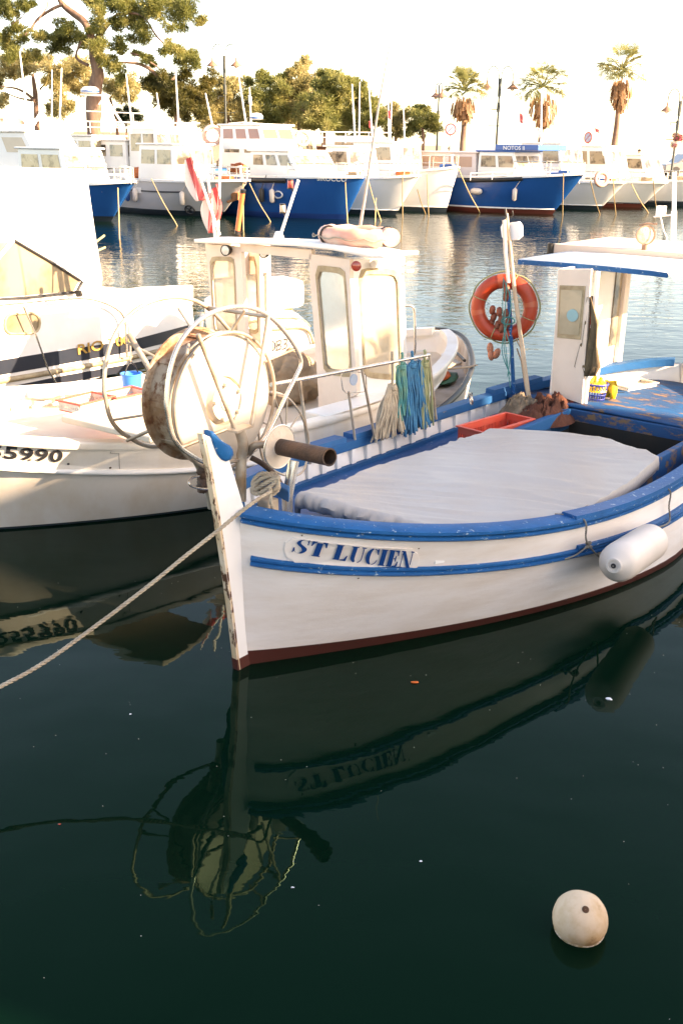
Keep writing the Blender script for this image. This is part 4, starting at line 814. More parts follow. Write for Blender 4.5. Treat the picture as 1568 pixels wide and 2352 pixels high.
# hatch board on the foredeck
hc=[BF2.z(137,952,.93),BF2.z(360,905,.90),BF2.z(500,985,.88),BF2.z(345,1008,.92)]
hc=[np.array(p_) for p_ in (BF2.z(140,955,.93),BF2.z(300,905,.93),BF2.z(470,960,.90),BF2.z(345,1003,.90))]
q=MB(BF2); q.prism(hc,(0,0,-.05)); q.build('hatch_board',M_deck2,b2,smooth=0,bevel=.012)
# registration number and joint patch
put=hull_fn(H2,BF2,[(-68,1047),(142,1062),(144,1033),(-62,1014)],.004)
put_text('255990',None,'registration_number',M_ink,b2,BF2,bold=.028,spacing=1.06,fn=put)
q=MB(BF2); r3=random.Random(9)
for x,y in((68,1056),(158,1066),(257,1073),(375,1079),(98,1003),(55,1001),(200,1012),(330,1018),(440,1082)):
    u,f=H2.hit(BF2,x,y); p_=H2.p(u,f)+H2.nrm(u,f)*.002; q.blob(p_,(.012,.006,.008),6,4)
q.build('rust_bolt',M_rustd,b2,smooth=60)
fn=hull_fn(H2,BF2,[(170,1070),(272,1076),(273,1040),(230,1036)],.003); pts=[fn(s,t) for s,t in((.0,.95),(.45,.98),(1,1),(1,.5),(1,0))]
q=MB(BF2); q.tube([fn(.55,1.05),fn(.55,.95),fn(1.,1.),fn(1.,.0)],.0016,4); q.build('plank_joint',M_rustd,b2,smooth=0)
# wheelhouse
KF=Frame(.13,8.75,49.)
def K1(x,y): return np.array(KF.onx(x,y,0))
def KX(x,y,d): return np.array(KF.onx(x,y,d))
def panel(F_,fx,poly,holes,th,m,nm,par,hm=M_seal,gm=M_glass,depth=(1,0,0)):
    """wall panel with rounded window: outer ring built round the hole, frame and pane proud of it"""
    P=[np.array(fx(*p_)) for p_ in poly]; H_=[np.array(fx(*p_)) for p_ in holes]; dv=np.array(depth)*th
    nP=len(P)
    # resample both loops by angle about hole centre
    c=sum(H_)/len(H_); n0=P[1]-P[0]; ax1=(P[1]-P[0])/np.linalg.norm(P[1]-P[0]); ax2=np.array([0,0,1.])
    def loop(L_,n=48):
        out=[]; L2=[((p_-c)@ax1,(p_-c)@ax2) for p_ in L_]
        for k in range(n):
            a=2*math.pi*k/n; d=(math.cos(a),math.sin(a)); best=None
            for i in range(len(L2)):
                (x1,y1),(x2,y2)=L2[i],L2[(i+1)%len(L2)]; ex,ey=x2-x1,y2-y1; den=d[0]*ey-d[1]*ex
                if abs(den)<1e-12: continue
                t=(x1*ey-y1*ex)/den; s_=(x1*d[1]-y1*d[0])/den
                if t>0 and -1e-6<=s_<=1+1e-6: best=t if best is None else max(best,t)
            best=best or .01; out.append(c+ax1*d[0]*best+ax2*d[1]*best)
        # snap outer corners
        return out
    A=loop(P); 
    for p_ in P:
        i=min(range(48),key=lambda k:np.linalg.norm(A[k]-p_)); A[i]=p_
    B=loop(H_)
    q=MB(F_); q.grid([A,B,[p_+dv for p_ in B],[p_+dv for p_ in A],A],wrap=True); w_=q.build(nm,m,par,smooth=0)
    e=-np.array(depth)*.006
    q=MB(F_); Bi=[lerp(c,p_,.93) for p_ in B]; Bo=[lerp(c,p_,1.04) for p_ in B]; q.grid([Bo,[p_+e for p_ in Bo],[p_+e for p_ in Bi],Bi],wrap=True); q.build('window_frame',hm,w_,smooth=30)
    q=MB(F_); G=[p_+dv*.3 for p_ in [lerp(c,p_,.96) for p_ in B]]; q.add(G,[tuple(range(len(G)))]); q.build('window_pane',gm,w_,smooth=0)
    for k in range(0,48,3):
        pass
    return w_
def rounded(x0,y0,x1,y1,x2,y2,x3,y3,r=.14):
    c4=[(x0,y0),(x1,y1),(x2,y2),(x3,y3)]; out=[]
    for i in range(4):
        p=np.array(c4[i],float); a=np.array(c4[i-1],float); b=np.array(c4[(i+1)%4],float); L=min(np.linalg.norm(a-p),np.linalg.norm(b-p))*r*1.6
        pa=p+(a-p)/np.linalg.norm(a-p)*L; pb=p+(b-p)/np.linalg.norm(b-p)*L
        for t in np.linspace(0,1,5): out.append(tuple((1-t)**2*pa+2*t*(1-t)*p+t*t*pb))
    return out
M_glassy=mat('clear yellowed perspex',(.55,.48,.36),.12,dirt=(.42,.34,.22),damt=.6,dscale=2,coat=.5,trans=.35)
panel(KF,K1,[(710,584),(803,596),(819,905),(731,942)],rounded(726,614,793,620,806,862,744,855),.05,M_pink,'wheelhouse_front',b2,gm=M_glassy)
panel(KF,K1,[(471,560),(553,568),(566,812),(497,812)],rounded(483,592,538,594,545,775,493,765),.05,M_pink,'wheelhouse_front',b2,gm=M_glassy)
q=MB(KF); a=K1(553,568);b=K1(710,584); q.prism([K1(550,560),K1(715,574),K1(714,596),K1(553,578)],(.05,0,0)); q.build('lintel',M_pink,b2,smooth=0)
RC=K1(803,596)[1]
def K2(x,y): return np.array(KF.ony(x,y,RC))
panel(KF,K2,[(806,598),(929,590),(934,925),(819,945)],rounded(826,623,916,620,920,868,834,865),.04,M_white,'wheelhouse_side',b2,gm=M_glassy,depth=(0,1,0))
LC=K1(471,560)[1]
q=MB(KF); z1=K1(471,560)[2]; 
for z_a,z_b in((.45,.95),(1.55,z1)): q.bx(.05,.86,LC-.04,LC,z_a,z_b)
q.bx(.05,.12,LC-.04,LC,.95,1.55); q.bx(.80,.86,LC-.04,LC,.95,1.55); q.build('wheelhouse_side',M_pink,b2,smooth=0)
panel(KF,lambda x,y:KX(x,y,.55),[(553,575),(596,580),(600,800),(559,800)],rounded(562,592,588,593,593,765,566,760,.1),.04,M_pink,'wheelhouse_inner_panel',b2,gm=M_glassy)
zt=z1+.0
q=MB(KF); fe_=[KF.onx(x,y,-.10) for x,y in((446,553),(500,556),(590,558),(680,562),(760,570),(815,581),(850,588),(885,589))]
rows=[[(p_[0],p_[1],p_[2]) for p_ in fe_],[(p_[0]+.3,p_[1],p_[2]+.005) for p_ in fe_],[(p_[0]+.45,p_[1],p_[2]) for p_ in fe_]]
q.grid(rows); rf2=q.build('wheelhouse_roof',M_white,b2,smooth=50,thick=.03)
q=MB(KF); q.bx(-.03,-.005,K1(803,596)[1]-.02,K1(471,560)[1]+.02,K1(700,600)[2]-.0,K1(700,585)[2]) if False else None
def lamp2(px_,py_,d,r_,m1,m2,nm,par=b2,nv=(-1,-.25,0)):
    c_=KX(px_,py_,d); q=MB(KF); q.lathe([(r_*.3,-.07),(r_*.8,-.055),(r_,-.01),(r_*1.02,.008),(r_*.88,.01),(r_*.88,0),(r_*.5,.006),(.001,.008)],c_,nv,28,caps=False); o=q.build(nm,m1,par,smooth=30)
    q=MB(KF); q.lathe([(.001,.006),(r_*.6,.005),(r_*.86,.0)],Vector(c_)+Vector(nv).normalized()*.004,nv,24,caps=False); q.build('lens',m2,o,smooth=30); return o
lamp2(518,575,-.07,.052,M_blkm,M_lens,'spot_lamp'); lamp2(605,583,.02,.042,M_blkm,M_lens,'spot_lamp')
lamp2(818,611,-.05,.042,mat('red lens',(.45,.06,.03),.2,coat=1),mat('red lens',()) ,'red_lamp',nv=(-.8,-.6,0))
for x in(845,): 
    c_=K2(x,605)-np.array([0,.06,0]); q=MB(KF); q.tube([c_,c_+np.array([.16,0,0])],.035,14); q.build('white_lamp',M_white,b2,smooth=40)
for x,y in((925,605),(925,622)): c_=K2(x,y)-np.array([0,.05,0]); q=MB(KF); q.tube([c_,c_+np.array([.06,-.02,0])],.016,8); q.build('horn',M_white,b2,smooth=40)
h_=[K2(x,y)-np.array([0,d_,0]) for x,y,d_ in((930,702,.0),(938,704,.05),(942,730,.05),(943,800,.05),(944,822,.0))]; q=MB(KF); q.tube(spl(h_,5),.012,8); q.build('grab_rail',M_steel,b2,smooth=60)
# roof gear
def roof(x,y,d=.25): return np.array(KF.onx(x,y,d))
q=MB(KF); a=roof(640,552,.15); b=roof(685,414,.15); q.tube([a,b],.014,8); q.lathe([(.06,-.0),(.03,.08)],a,n=12); q.build('lamp_pole',M_white,b2,smooth=60)
for x,y,m in((667,423,mat('red lantern',(.5,.07,.05),.3)),(649,479,mat('amber lantern',(.62,.50,.36),.3))):
    c_=roof(x,y,.15); q=MB(KF); q.lathe([(.024,-.035),(.026,-.03),(.026,.03),(.024,.036)],c_,n=16); o=q.build('lantern',m,b2,smooth=40)
    q=MB(KF); q.lathe([(.028,.03),(.028,.042),(.01,.046)],c_,n=16); q.lathe([(.028,-.042),(.028,-.03)],c_,n=16); q.tube([c_+np.array([0,-.01,-.04]),c_+np.array([.0,-.03,-.06]),c_+np.array([0,-.06,-.05])],.005,6); q.build('lantern_cap',M_blkm,o,smooth=40)
q=MB(KF); a=roof(820,560,.5); q.tube([a,roof(838,450,.5),roof(868,250,.5),roof(893,110,.5),roof(911,5,.5),roof(922,-60,.5)],[.017,.014,.010,.005,.0035,.003],8); q.tube([a-np.array([0,0,.03]),a+np.array([0,0,.10])],.024,10); q.build('whip_antenna',mat('grey whip',(.30,.27,.24),.5),b2,smooth=60)
q=MB(KF); a=roof(545,535,.2); b=roof(558,437,.2); d=b-a; q.tube([a,b],.026,12); o=q.build('orange_tube',mat('orange tube',(.62,.16,.05),.45,dirt=(.5,.12,.05)),b2,smooth=40)
q=MB(KF); q.tube([a-d*.03,a+d*.06],.029,12); q.tube([b-d*.06,b+d*.02],.029,12); q.build('tube_cap',M_blkm,o,smooth=40)
# net marker flags
for k,(ax_,ay,bx_,by,c) in enumerate(((505,540,432,330,0),(494,548,468,325,1),(500,552,508,315,1))):
    q=MB(KF); q.tube([roof(ax_,ay,.2+.1*k),roof(bx_,by,.2+.1*k)],.013,8); fo=q.build('marker_flag_pole',M_white,smooth=60,label=('leftmost leaning white pole with a red and white pennant','middle white pole with a pale pennant wrapped round it','rightmost white pole with a red pennant wrapped round it')[k],cat='flag')
    out={0:([(428,372),(428,400),(432,430),(447,462)],[(440,350),(452,390),(466,430),(468,460)]),1:([(474,450),(466,478),(470,510),(477,536)],[(489,436),(490,460),(490,490),(486,535)]),2:([(490,436),(491,460),(491,490),(487,535)],[(500,422),(508,450),(510,480),(491,534)])}[k]
    for a_,b_,m in(((0,.3,M_flagw),(.3,.58,M_flag),(.58,.68,M_flagw),(.68,1,M_flag)) if k==0 else ((0,.65,M_flagw),(.65,1,M_flag)) if k==1 else ((0,.25,M_flagw),(.25,1,M_flag))):
        A=[spl([roof(*p_,.19+.1*k) for p_ in out[c_]],5) for c_ in(0,1)]
        q=MB(KF); q.grid([[lerp(A[0][i],A[1][i],t)+np.array([-.03*math.sin(t*7+i*.25),0,0]) for t in np.linspace(a_,b_,5)] for i in range(len(A[0]))]); q.build('pennant',m,fo,smooth=80,thick=.003)
# orange rolled lifebuoys on the wheelhouse roof
M_pale=mat('sun bleached orange',(.72,.34,.24),.5,dirt=(.66,.5,.4),damt=.6,dscale=4)
c_=roof(824,544,.28); lo=thing('lifebuoy',Frame(*KF.W(c_)[:2],49,KF.W(c_)[2]-.03),'bleached orange horseshoe lifebuoy lying on the white wheelhouse roof','lifebuoy')
q=MB(KF); lw=(roof(745,540,.28),roof(905,545,.28)); wdt=abs(lw[0][1]-lw[1][1])/2; cy_=(lw[0][1]+lw[1][1])/2
pts=[(c_[0]+.20*math.sin(t),cy_+ (wdt-.07)*math.cos(t),c_[2]+.01) for t in np.linspace(-2.8,2.8,26)]
q.tube(pts,[.075+.008*math.sin(i*2.1) for i in range(26)],14,flat=1.); q.build('float_body',M_pale,lo,smooth=80)
q=MB(KF); 
for t in(2.2,-.9): 
    p_=(c_[0]+.20*math.sin(t),cy_+(wdt-.07)*math.cos(t),c_[2]+.01); q.torus(p_,(math.cos(t),-math.sin(t),0),.078,.010,20,6)
q.build('strap',M_black,lo,smooth=60)
q=MB(KF); q.tube([(p_[0]*1.0-.03,p_[1],p_[2]-.0+.012*math.sin(i*1.5)) for i,p_ in enumerate([(c_[0]-.07+.27*math.sin(t)*.6-.02,cy_+(wdt+.01)*math.cos(t),c_[2]+.0) for t in np.linspace(-3.1,0,20)])],.006,6); q.build('grab_line',M_rope,lo,smooth=60)
# lower body: engine box, deck structures
q=MB(KF); q.prism([K2(705,945)-np.array([0,.2,0]),K2(815,908)-np.array([0,.3,0]),K2(935,895)-np.array([0,.02,0]),K2(940,940)-np.array([0,.02,0]),K2(800,990)-np.array([0,.3,0]),K2(720,1000)-np.array([0,.2,0])],(0,.25,0)); q.build('engine_box',M_white,b2,smooth=0,bevel=.02)
q=MB(BF2); a=BF2.z(670,840,.75); q.blob((a[0],a[1],.60),(.30,.26,.26),24,16,.5,4); q.build('canvas_bag',M_tan,label='crumpled tan canvas bundle on the deck left of the wheelhouse',cat='bundle',smooth=80)
# crates and bucket on the foredeck
ca=BF2.z(200,938,.86); crate(BF2,(ca[0],ca[1],.86),(.34,.24,.075),10,M_crate,M_cratew,'red rimmed pale crate on the white deck, left of the pair','crates on the white deck')
ca=BF2.z(288,925,.85); crate(BF2,(ca[0],ca[1],.85),(.32,.24,.08),2,M_crate,M_cratew,'red rimmed pale crate on the white deck under the blue bucket','crates on the white deck')
q=MB(BF2); a=BF2.z(100,890,.98); q.blob((a[0],a[1],.93),(.16,.09,.05),16,8,.2,3); q.build('cushion',M_cratew,label='pale rounded cushion on the far rail of the white boat',cat='cushion',smooth=80)
# ================================================================ cabin cruiser with the navy stripe
RF=Frame(-3.52,10.08,60.6)
def R1(x,y,d=0): return np.array(RF.ony(x,y,d))
rb_=thing('cabin_cruiser',RF,'white cabin cruiser with navy stripe and gold RIO lettering, canvas hood up','motor boat')
def plate_(F_,fx,poly,depth,m,nm,par,bevel=0): q=MB(F_); q.prism([fx(*p_) for p_ in poly],depth); return q.build(nm,m,par,smooth=0,bevel=bevel)
top=[(-120,730),(0,722),(120,712),(235,700),(330,688),(442,678)]; bot=[(478,800),(300,850),(120,900),(0,935),(-120,960)]
plate_(RF,R1,top+[(448,740)]+bot,(0,2.1,0),M_white,'hull',rb_,.04)
plate_(RF,lambda x,y:R1(x,y,-.004),[(-100,826),(0,801.5+24),(150,794),(300,772),(455,742),(455,772),(300,808),(150,836),(0,868),(-100,880)][:0]+[(-100,838),(0,828),(170,800),(300,782),(452,742),(452,770),(300,808),(170,832),(0,862),(-100,874)],(0,.02,0),M_navy,'stripe',rb_)
plate_(RF,lambda x,y:R1(x,y,-.004),[(-100,905),(0,893),(150,862),(300,836),(455,800),(458,812),(300,852),(150,880),(0,910),(-100,925)],(0,.02,0),M_navy,'lower_stripe',rb_)
q=MB(RF); q.tube([R1(x,y,-.01) for x,y in((-100,886),(0,876),(170,846),(300,822),(455,784))],.03,8); q.build('rubbing_strake',M_seal,rb_,smooth=60)
tb=[R1(x,y,-.012) for x,y in((180,815),(300,790),(298,768),(178,791))]
put_text('RIO 700',[tuple(p_) for p_ in tb],'hull_lettering',M_gold,rb_,RF,bold=.02,off=.004)
plate_(RF,lambda x,y:R1(x,y,.06),[(-140,695),(0,690),(232,690),(236,705),(236,730),(-140,760)],(0,1.9,0),M_white,'cabin_side',rb_,.03)
q=MB(RF); pts=rounded(12,722,92,718,92,765,12,768,.3); q.tube([R1(x,y,-.012) for x,y in pts],.014,8,True); q.build('porthole_rim',M_seal,rb_,smooth=60)
plate_(RF,lambda x,y:R1(x,y,-.006),pts,(0,.008,0),M_hoodw,'porthole_glass',rb_)
# hardtop / canvas
cv=[(-160,380),(0,385),(150,387),(203,392),(206,410),(214,470),(224,540),(240,640),(232,690),(-160,700)]
plate_(RF,lambda x,y:R1(x,y,.12),cv,(0,1.7,0),mat('white hood canvas',(.8,.79,.77),.7,dirt=(.74,.70,.66)),'canvas_hood',rb_,.05)
wv=[(-120,560),(-5,558),(30,555),(110,600),(182,645),(170,668),(60,678),(-120,690)]
wo=plate_(RF,lambda x,y:R1(x,y,.105),wv,(0,.03,0),mat('hood window film',(.30,.24,.15),.15,dirt=(.48,.38,.25),damt=1.2,dscale=1.5),'side_window',rb_)
q=MB(RF); q.tube([R1(x,y,.095) for x,y in((-120,697),(70,683),(177,671),(190,648),(182,642),(110,597),(35,553))],.016,8); q.build('window_gasket',M_black,wo,smooth=60)
q=MB(RF); q.tube([R1(x,y,.09) for x,y in((30,553),(-10,600),(-40,660))],.022,8); q.build('window_pillar',M_white,wo,smooth=60)
plate_(RF,lambda x,y:R1(x,y,-.0),[(180,668),(188,667),(191,680),(183,682)],(0,.05,0),M_blkm,'latch',rb_)
q=MB(RF); q.tube(spl([R1(x,y,-.1) for x,y in((-60,706),(60,694),(160,685),(215,688),(262,706),(285,730),(290,775),(292,820))],5),.016,8); q.build('guard_rail',M_steel,rb_,smooth=60)
q=MB(RF); q.tube([R1(x,y,-.12) for x,y in((55,705),(85,775),(112,850),(135,890))],.010,6); q.build('stanchion',M_steel,rb_,smooth=60)
# cockpit details
plate_(RF,lambda x,y:R1(x,y,.5),[(300,708),(345,702),(345,690),(395,684),(400,730),(340,742)],(0,.05,0),mat('locker brown',(.30,.22,.16),.7),'cockpit_locker',rb_)  # locker front in one plain brown
plate_(RF,lambda x,y:R1(x,y,2.0),[(240,700),(240,672),(330,660),(445,655),(445,700)],(0,.08,0),M_white,'far_coaming',rb_,.02)
for k,(x0,y0,x1,y1) in enumerate(((215,560,240,541),(216,580,242,568))): q=MB(RF); q.tube([R1(x0,y0,.4),R1(x1,y1,.4)],.014,8); q.build('rod_end',M_ropey,rb_,smooth=60)
# bucket hanging on a line
bkw=WY(303,878,8.4); BKF=Frame(bkw[0],bkw[1],60,bkw[2]-.10); bo=thing('bucket',BKF,'blue plastic bucket hung on a cord below the gold lettering','bucket')
q=MB(BKF); q.lathe([(.001,.0),(.07,.0),(.077,.02),(.088,.17),(.094,.172),(.094,.18),(.083,.18),(.07,.03),(.001,.025)],n=28,caps=False); q.build('bucket_body',M_bucket,bo,smooth=30)
q=MB(BKF); q.tube([(-.088,0,.17),(-.05,0,.24),(0,0,.28),(.05,0,.24),(.088,0,.17)],.006,6); q.build('bail',M_blkm,bo,smooth=60); q=MB(BKF); q.tube([(0,0,.28),(.01,0,.4),(.0,0,.6)],.008,6); q.build('hanging_cord',M_rope,bo,smooth=60)
# ================================================================ small boat 4083 with outboard
OF=Frame(*WY(640,760,11.0)[:2],30); ob=thing('small_motor_boat',OF,'small white boat numbered 4083 seen through the open wheelhouse','motor boat')
def O1(x,y,d=0): return np.array(OF.ony(x,y,d))
q=MB(OF); hb=[(590,722),(640,714),(690,722),(716,745),(728,790),(720,830),(660,850),(600,850)]
rows=[[O1(x,y,0) for x,y in hb],[O1(x,y,-.05)+np.array([0,0,.0]) for x,y in [(lerp((660,790),p_,.9)) for p_ in hb]]]
q.prism([O1(x,y,0) for x,y in hb],(0,1.6,0)); q.build('hull',M_white,ob,smooth=0,bevel=.09)
put_text('4083',[tuple(O1(x,y,-.012)) for x,y in((603,813),(662,801),(660,776),(601,787))],'registration_number',M_ink,ob,OF,bold=.0,shear=.15)
q=MB(OF); q.tube(spl([O1(x,y,-.02) for x,y in((585,760),(640,755),(690,752),(712,765),(722,800))],5),.018,8); q.tube(spl([O1(x,y,-.02) for x,y in((585,738),(640,730),(690,732),(712,750))],5),.010,8); q.build('rub_strip',M_seal,ob,smooth=60)
q=MB(OF); 
for i,(w_,z_) in enumerate(()): pass
c_=O1(632,672,.5); sx=abs(O1(585,672,.5)[0]-O1(682,672,.5)[0])/2; sz=abs(O1(632,640,.5)[2]-O1(632,705,.5)[2])/2
q.box(c_,(sx*2,.5,sz*2)); cw=q.build('outboard_cowl',M_white,ob,smooth=50,bevel=.07)
q=MB(OF); q.box((c_[0],c_[1],c_[2]-sz-.08),(sx*1.2,.3,.16)); q.build('outboard_leg',M_seal,ob,smooth=30,bevel=.03)
# ================================================================ grey dinghy behind
DF=Frame(*WZ(985,985,.0)[:2],76.)
def dz_(x,y,z=.42): return np.array(DF.z(x,y,z))
dg=thing('rowing_dinghy',DF,'open grey white dinghy with black rubber edge and plank thwart','dinghy')
rim=[dz_(*p_) for p_ in((925,775),(960,759),(1010,757),(1050,766),(1072,785),(1084,820),(1082,850),(1060,893),(1028,925),(985,955))]
lft=[dz_(*p_) for p_ in((880,800),(850,850),(830,900),(820,950),(900,985))]
rimS=spl(rim+lft[::-1][:0],6); inn=rimS
loopD=spl(rim+[lft[4],lft[3],lft[2],lft[1],lft[0]],6,True); cD=sum(loopD)/len(loopD)
q=MB(DF); q.tube(loopD,.03,8,True); q.build('rubber_edge',M_black,dg,smooth=60)
def shr(L_,k,z): return [lerp(np.array([cD[0],cD[1],0]),np.array([p_[0],p_[1],0]),k)+np.array([0,0,z]) for p_ in L_]
q=MB(DF); q.grid([shr(loopD,1.,.41),shr(loopD,.99,.30),shr(loopD,.94,.12),shr(loopD,.86,-.05)],wrap=True); q.build('hull',M_farwhite if 0 else mat('grey dinghy paint',(.62,.58,.53),.5,dirt=(.45,.40,.35),damt=.5,dscale=2),dg,smooth=80)
q=MB(DF); q.grid([shr(loopD,.985,.42),shr(loopD,.93,.42),shr(loopD,.90,.12)],wrap=True); b_=shr(loopD,.90,.12); q.add(b_,[tuple(range(len(b_)))]); q.build('inside',mat('dinghy inside',(.50,.44,.38),.7,dirt=(.3,.24,.18),damt=.6,dscale=3),dg,smooth=40)
for k,pl_ in enumerate(([(915,808),(1000,800),(1060,832),(1000,850),(940,848)],)):
    q=MB(DF); q.prism([dz_(*p_,.36) for p_ in pl_],(0,0,-.03)); q.build('thwart',mat('plank',(.55,.42,.30),.7,dirt=(.35,.25,.17),damt=.6,dscale=5,stretch=(3,.4,1)),dg,smooth=0,bevel=.005)
q=MB(DF); q.tube(spl([dz_(*p_,.40) for p_ in((940,782),(1000,790),(1040,805),(1066,828))],5),.02,8); q.build('inner_hose',M_black,dg,smooth=60)
q=MB(DF); a=dz_(1010,862,.24); q.blob(a,(.22,.12,.05),16,8,.3,2); q.build('orange_buoy',mat('orange buoy',(.65,.12,.02),.5),label='orange red float lying in the bottom of the grey dinghy',cat='float',smooth=60)
q=MB(DF); a=dz_(1012,868,.18); q.blob(a,(.34,.2,.05),16,8,.3,5); q.build('green_tub',mat('green tub',(.04,.16,.08),.6),label='dark green net pad under the orange float in the dinghy',cat='net pad',smooth=60)
q=MB(DF); q.tube([dz_(990,852,.44),dz_(1080,842,.46),dz_(1096,838,.47)],[.02,.025,.012],8,flat=.5); q.build('oar',M_wood,label='grey wooden oar blade poking over the dinghy edge',cat='oar',smooth=60)
# ================================================================ far row of boats
def solve_bow(B,hd,px_,py_):
    """rake along the heading and height of the stem head under a pixel"""
    r_=ray(px_,py_); A=np.array([[hd[0],-r_[0]],[hd[1],-r_[1]]]); s_=np.linalg.solve(A,[CC[0]-B[0],CC[1]-B[1]]); return s_[0],CC[2]+r_[2]*s_[1]
FARB=[]
def far_boat(name,label,bwl,btop,hdg,L,B,zst,hm,bm,cat='boat',stripe=None,trim=M_farwhite,mid=None):
    b=WZ(*bwl); hd=np.array([math.cos(R(hdg)),math.sin(R(hdg))]); rk,zb=solve_bow(b,hd,*btop)
    Bt=b[:2]+hd*rk; F_=Frame(Bt[0],Bt[1],hdg+180)
    H=Hull(L,B,2.3,.72,(zb+zst)/2-.12 if mid is None else mid,zb,zst,.92,1.9,1.0,rk,rs=.1,bulge=.03,tr=.82)
    t=thing('moored_boat',F_,label,cat,'boats moored along the far quay')
    q=MB(F_); H.shell(q,lambda u:.20,nu=40); q.build('hull',[bm,hm],t,smooth=60)
    for sd in(-1,1):
        q=MB(F_); H.sweep(q,[(.0,-.07),(.05,-.06),(.05,.03),(-.10,.035),(-.10,-.05)],sd,u0=.003,u1=1,n=36); q.build('gunwale',trim,t,smooth=40)
        if stripe: q=MB(F_); H.sweep(q,[(-.002,-.03),(.012,-.03),(.012,.03),(-.002,.03)],sd,dz=lambda u:H.zg(u)-.23,u0=.01,u1=1,n=36); q.build('waterline_stripe',stripe,t,smooth=0)
    q=MB(F_); rows=[[(u*L,y*max(.0,H.half(u,B,2.3,.72)-.08),H.zg(u)-.10) for y in(-1,-.5,0,.5,1)] for u in H.us(16)]; q.grid(rows); q.build('deck',M_farwhite,t,smooth=40)
    FARB.append((t,F_,H)); return t,F_,H
def cabin(t,F_,x0,x1,hw,z0,z1,rake=.3,m=M_farwhite,wins=1,zw0=.45,zw1=.86,roofover=.15,nm='cabin',front=2,gm=None,roofm=None,back=0.0):
    """deckhouse from x0 (front) to x1, windscreen raked, windows set proud in all walls"""
    gm=gm or M_glassd; th=.05
    def P_(x,y,s): # s height fraction
        return (x+(rake*s if abs(x-x0)<1e-6 else (-back*s if abs(x-x1)<1e-6 else 0)),y*(1-.06*s),z0+(z1-z0)*s)
    q=MB(F_); b_=[P_(x0,-hw,0),P_(x1,-hw,0),P_(x1,hw,0),P_(x0,hw,0)]; tt=[P_(x0,-hw,1),P_(x1,-hw,1),P_(x1,hw,1),P_(x0,hw,1)]
    q.add(b_+tt,[(0,1,5,4),(1,2,6,5),(2,3,7,6),(3,0,4,7),(4,5,6,7)]); c=q.build(nm,m,t,smooth=0,bevel=.03)
    q=MB(F_); o_=roofover; xa=x0+rake-o_; xb=x1-back+o_; q.prism([(xa,-hw-.02,z1+.002),(xb,-hw-.02,z1+.002),(xb,hw+.02,z1+.002),(xa,hw+.02,z1+.002)],(0,0,.07)); q.build('roof',roofm or m,c,smooth=0,bevel=.03)
    def quad(A,Bp,C,D,e):
        q=MB(F_); n=np.cross(np.array(Bp)-A,np.array(D)-A); n/=np.linalg.norm(n)
        q.prism([A,Bp,C,D],tuple(n*e)); return q.build('window',gm,c,smooth=0)
    for sd in(-1,1):
        n=wins; Lx=(x1-x0)
        for i in range(n):
            a=.06+(.94/n)*i; b=a+.94/n-.08
            def S(u,s): 
                xx0=x0+rake*s; xx1=x1-back*s; return np.array([xx0+(xx1-xx0)*u,sd*(hw*(1-.06*s)+.012),z0+(z1-z0)*s])
            quad(S(a,zw0),S(b,zw0),S(b,zw1),S(a,zw1),.012)
    for i in range(front):
        a=-1+2*(i+.06)/front; b=-1+2*(i+.94)/front
        def Fp(u,s): return np.array([x0+rake*s-.012,u*hw*.94*(1-.06*s),z0+(z1-z0)*s])
        quad(Fp(a,zw0),Fp(b,zw0),Fp(b,zw1),Fp(a,zw1),.012)
    return c
def mast(t,F_,pt,pb,Y,r_=.05,m=M_farwhite,nm='mast'):
    q=MB(); a=WY(*pb,Y); b=WY(*pt,Y); q.tube([a-np.array([0,0,.3]),b],[r_,r_*.6],6); return q.build(nm,m,t,smooth=60)
def wall_rail(t,F_,pts,z0,z1,r_=.02,nm='pulpit_rail',step=1):
    q=MB(F_); q.tube([(p_[0],p_[1],z1) for p_ in pts],r_,6); q.tube([(p_[0],p_[1],(z0+z1)/2) for p_ in pts],r_*.7,6)
    for p_ in pts[::step]: q.tube([(p_[0],p_[1],z0),(p_[0],p_[1],z1)],r_,6)
    q.build(nm,M_steel,t,smooth=60)
HD=-42
# A blue hull at left
tA,FA,HA=far_boat('a','dark blue hulled boat at far left beside the white hood',(256,509),(303,416),HD,7.5,2.7,1.35,M_farblue,M_boot)
cabin(tA,FA,2.6,6.0,1.0,1.2,2.55,.5,wins=2,front=2); wall_rail(tA,FA,[(.3,0),(1.2,-.8),(2.2,-1.1),(4,-1.2),(6,-1.2)],1.4,1.9)
tB,FB,HB=far_boat('b','light grey hulled boat with a black cross emblem and rusty anchor',(508,497),(569,413),HD,8.8,3.0,1.5,M_fargrey,M_boot)
cabin(tB,FB,3.2,5.6,1.15,1.4,2.75,.1,wins=2,front=2,back=.1); 
q=MB(FB); HB.sweep(q,[(-.002,-.03),(.02,-.03),(.02,.03),(-.002,.03)],1,dz=lambda u:.45,u0=.25,u1=.72,n=20); q.build('black_stripe',M_ink,tB,smooth=0)
side=1
def hitfar(H,F_,x,y,sd=1): return H.hit(F_,x,y,sd)
def onfar(H,F_,x,y,off=.03,sd=1): u,f=H.hit(F_,x,y,sd); return H.p(u,f,sd)+H.nrm(u,f,sd)*off,H.nrm(u,f,sd)
p_,n_=onfar(HB,FB,437,481); q=MB(FB); q.torus(p_,n_,.20,.03,20,6); e1_=Vector(n_).orthogonal().normalized(); e2_=Vector(n_).cross(e1_)
q.tube([Vector(p_)-e1_*.18,Vector(p_)+e1_*.18],.03,6); q.tube([Vector(p_)-e2_*.18,Vector(p_)+e2_*.18],.03,6); q.build('cross_emblem',M_ink,tB,smooth=0)
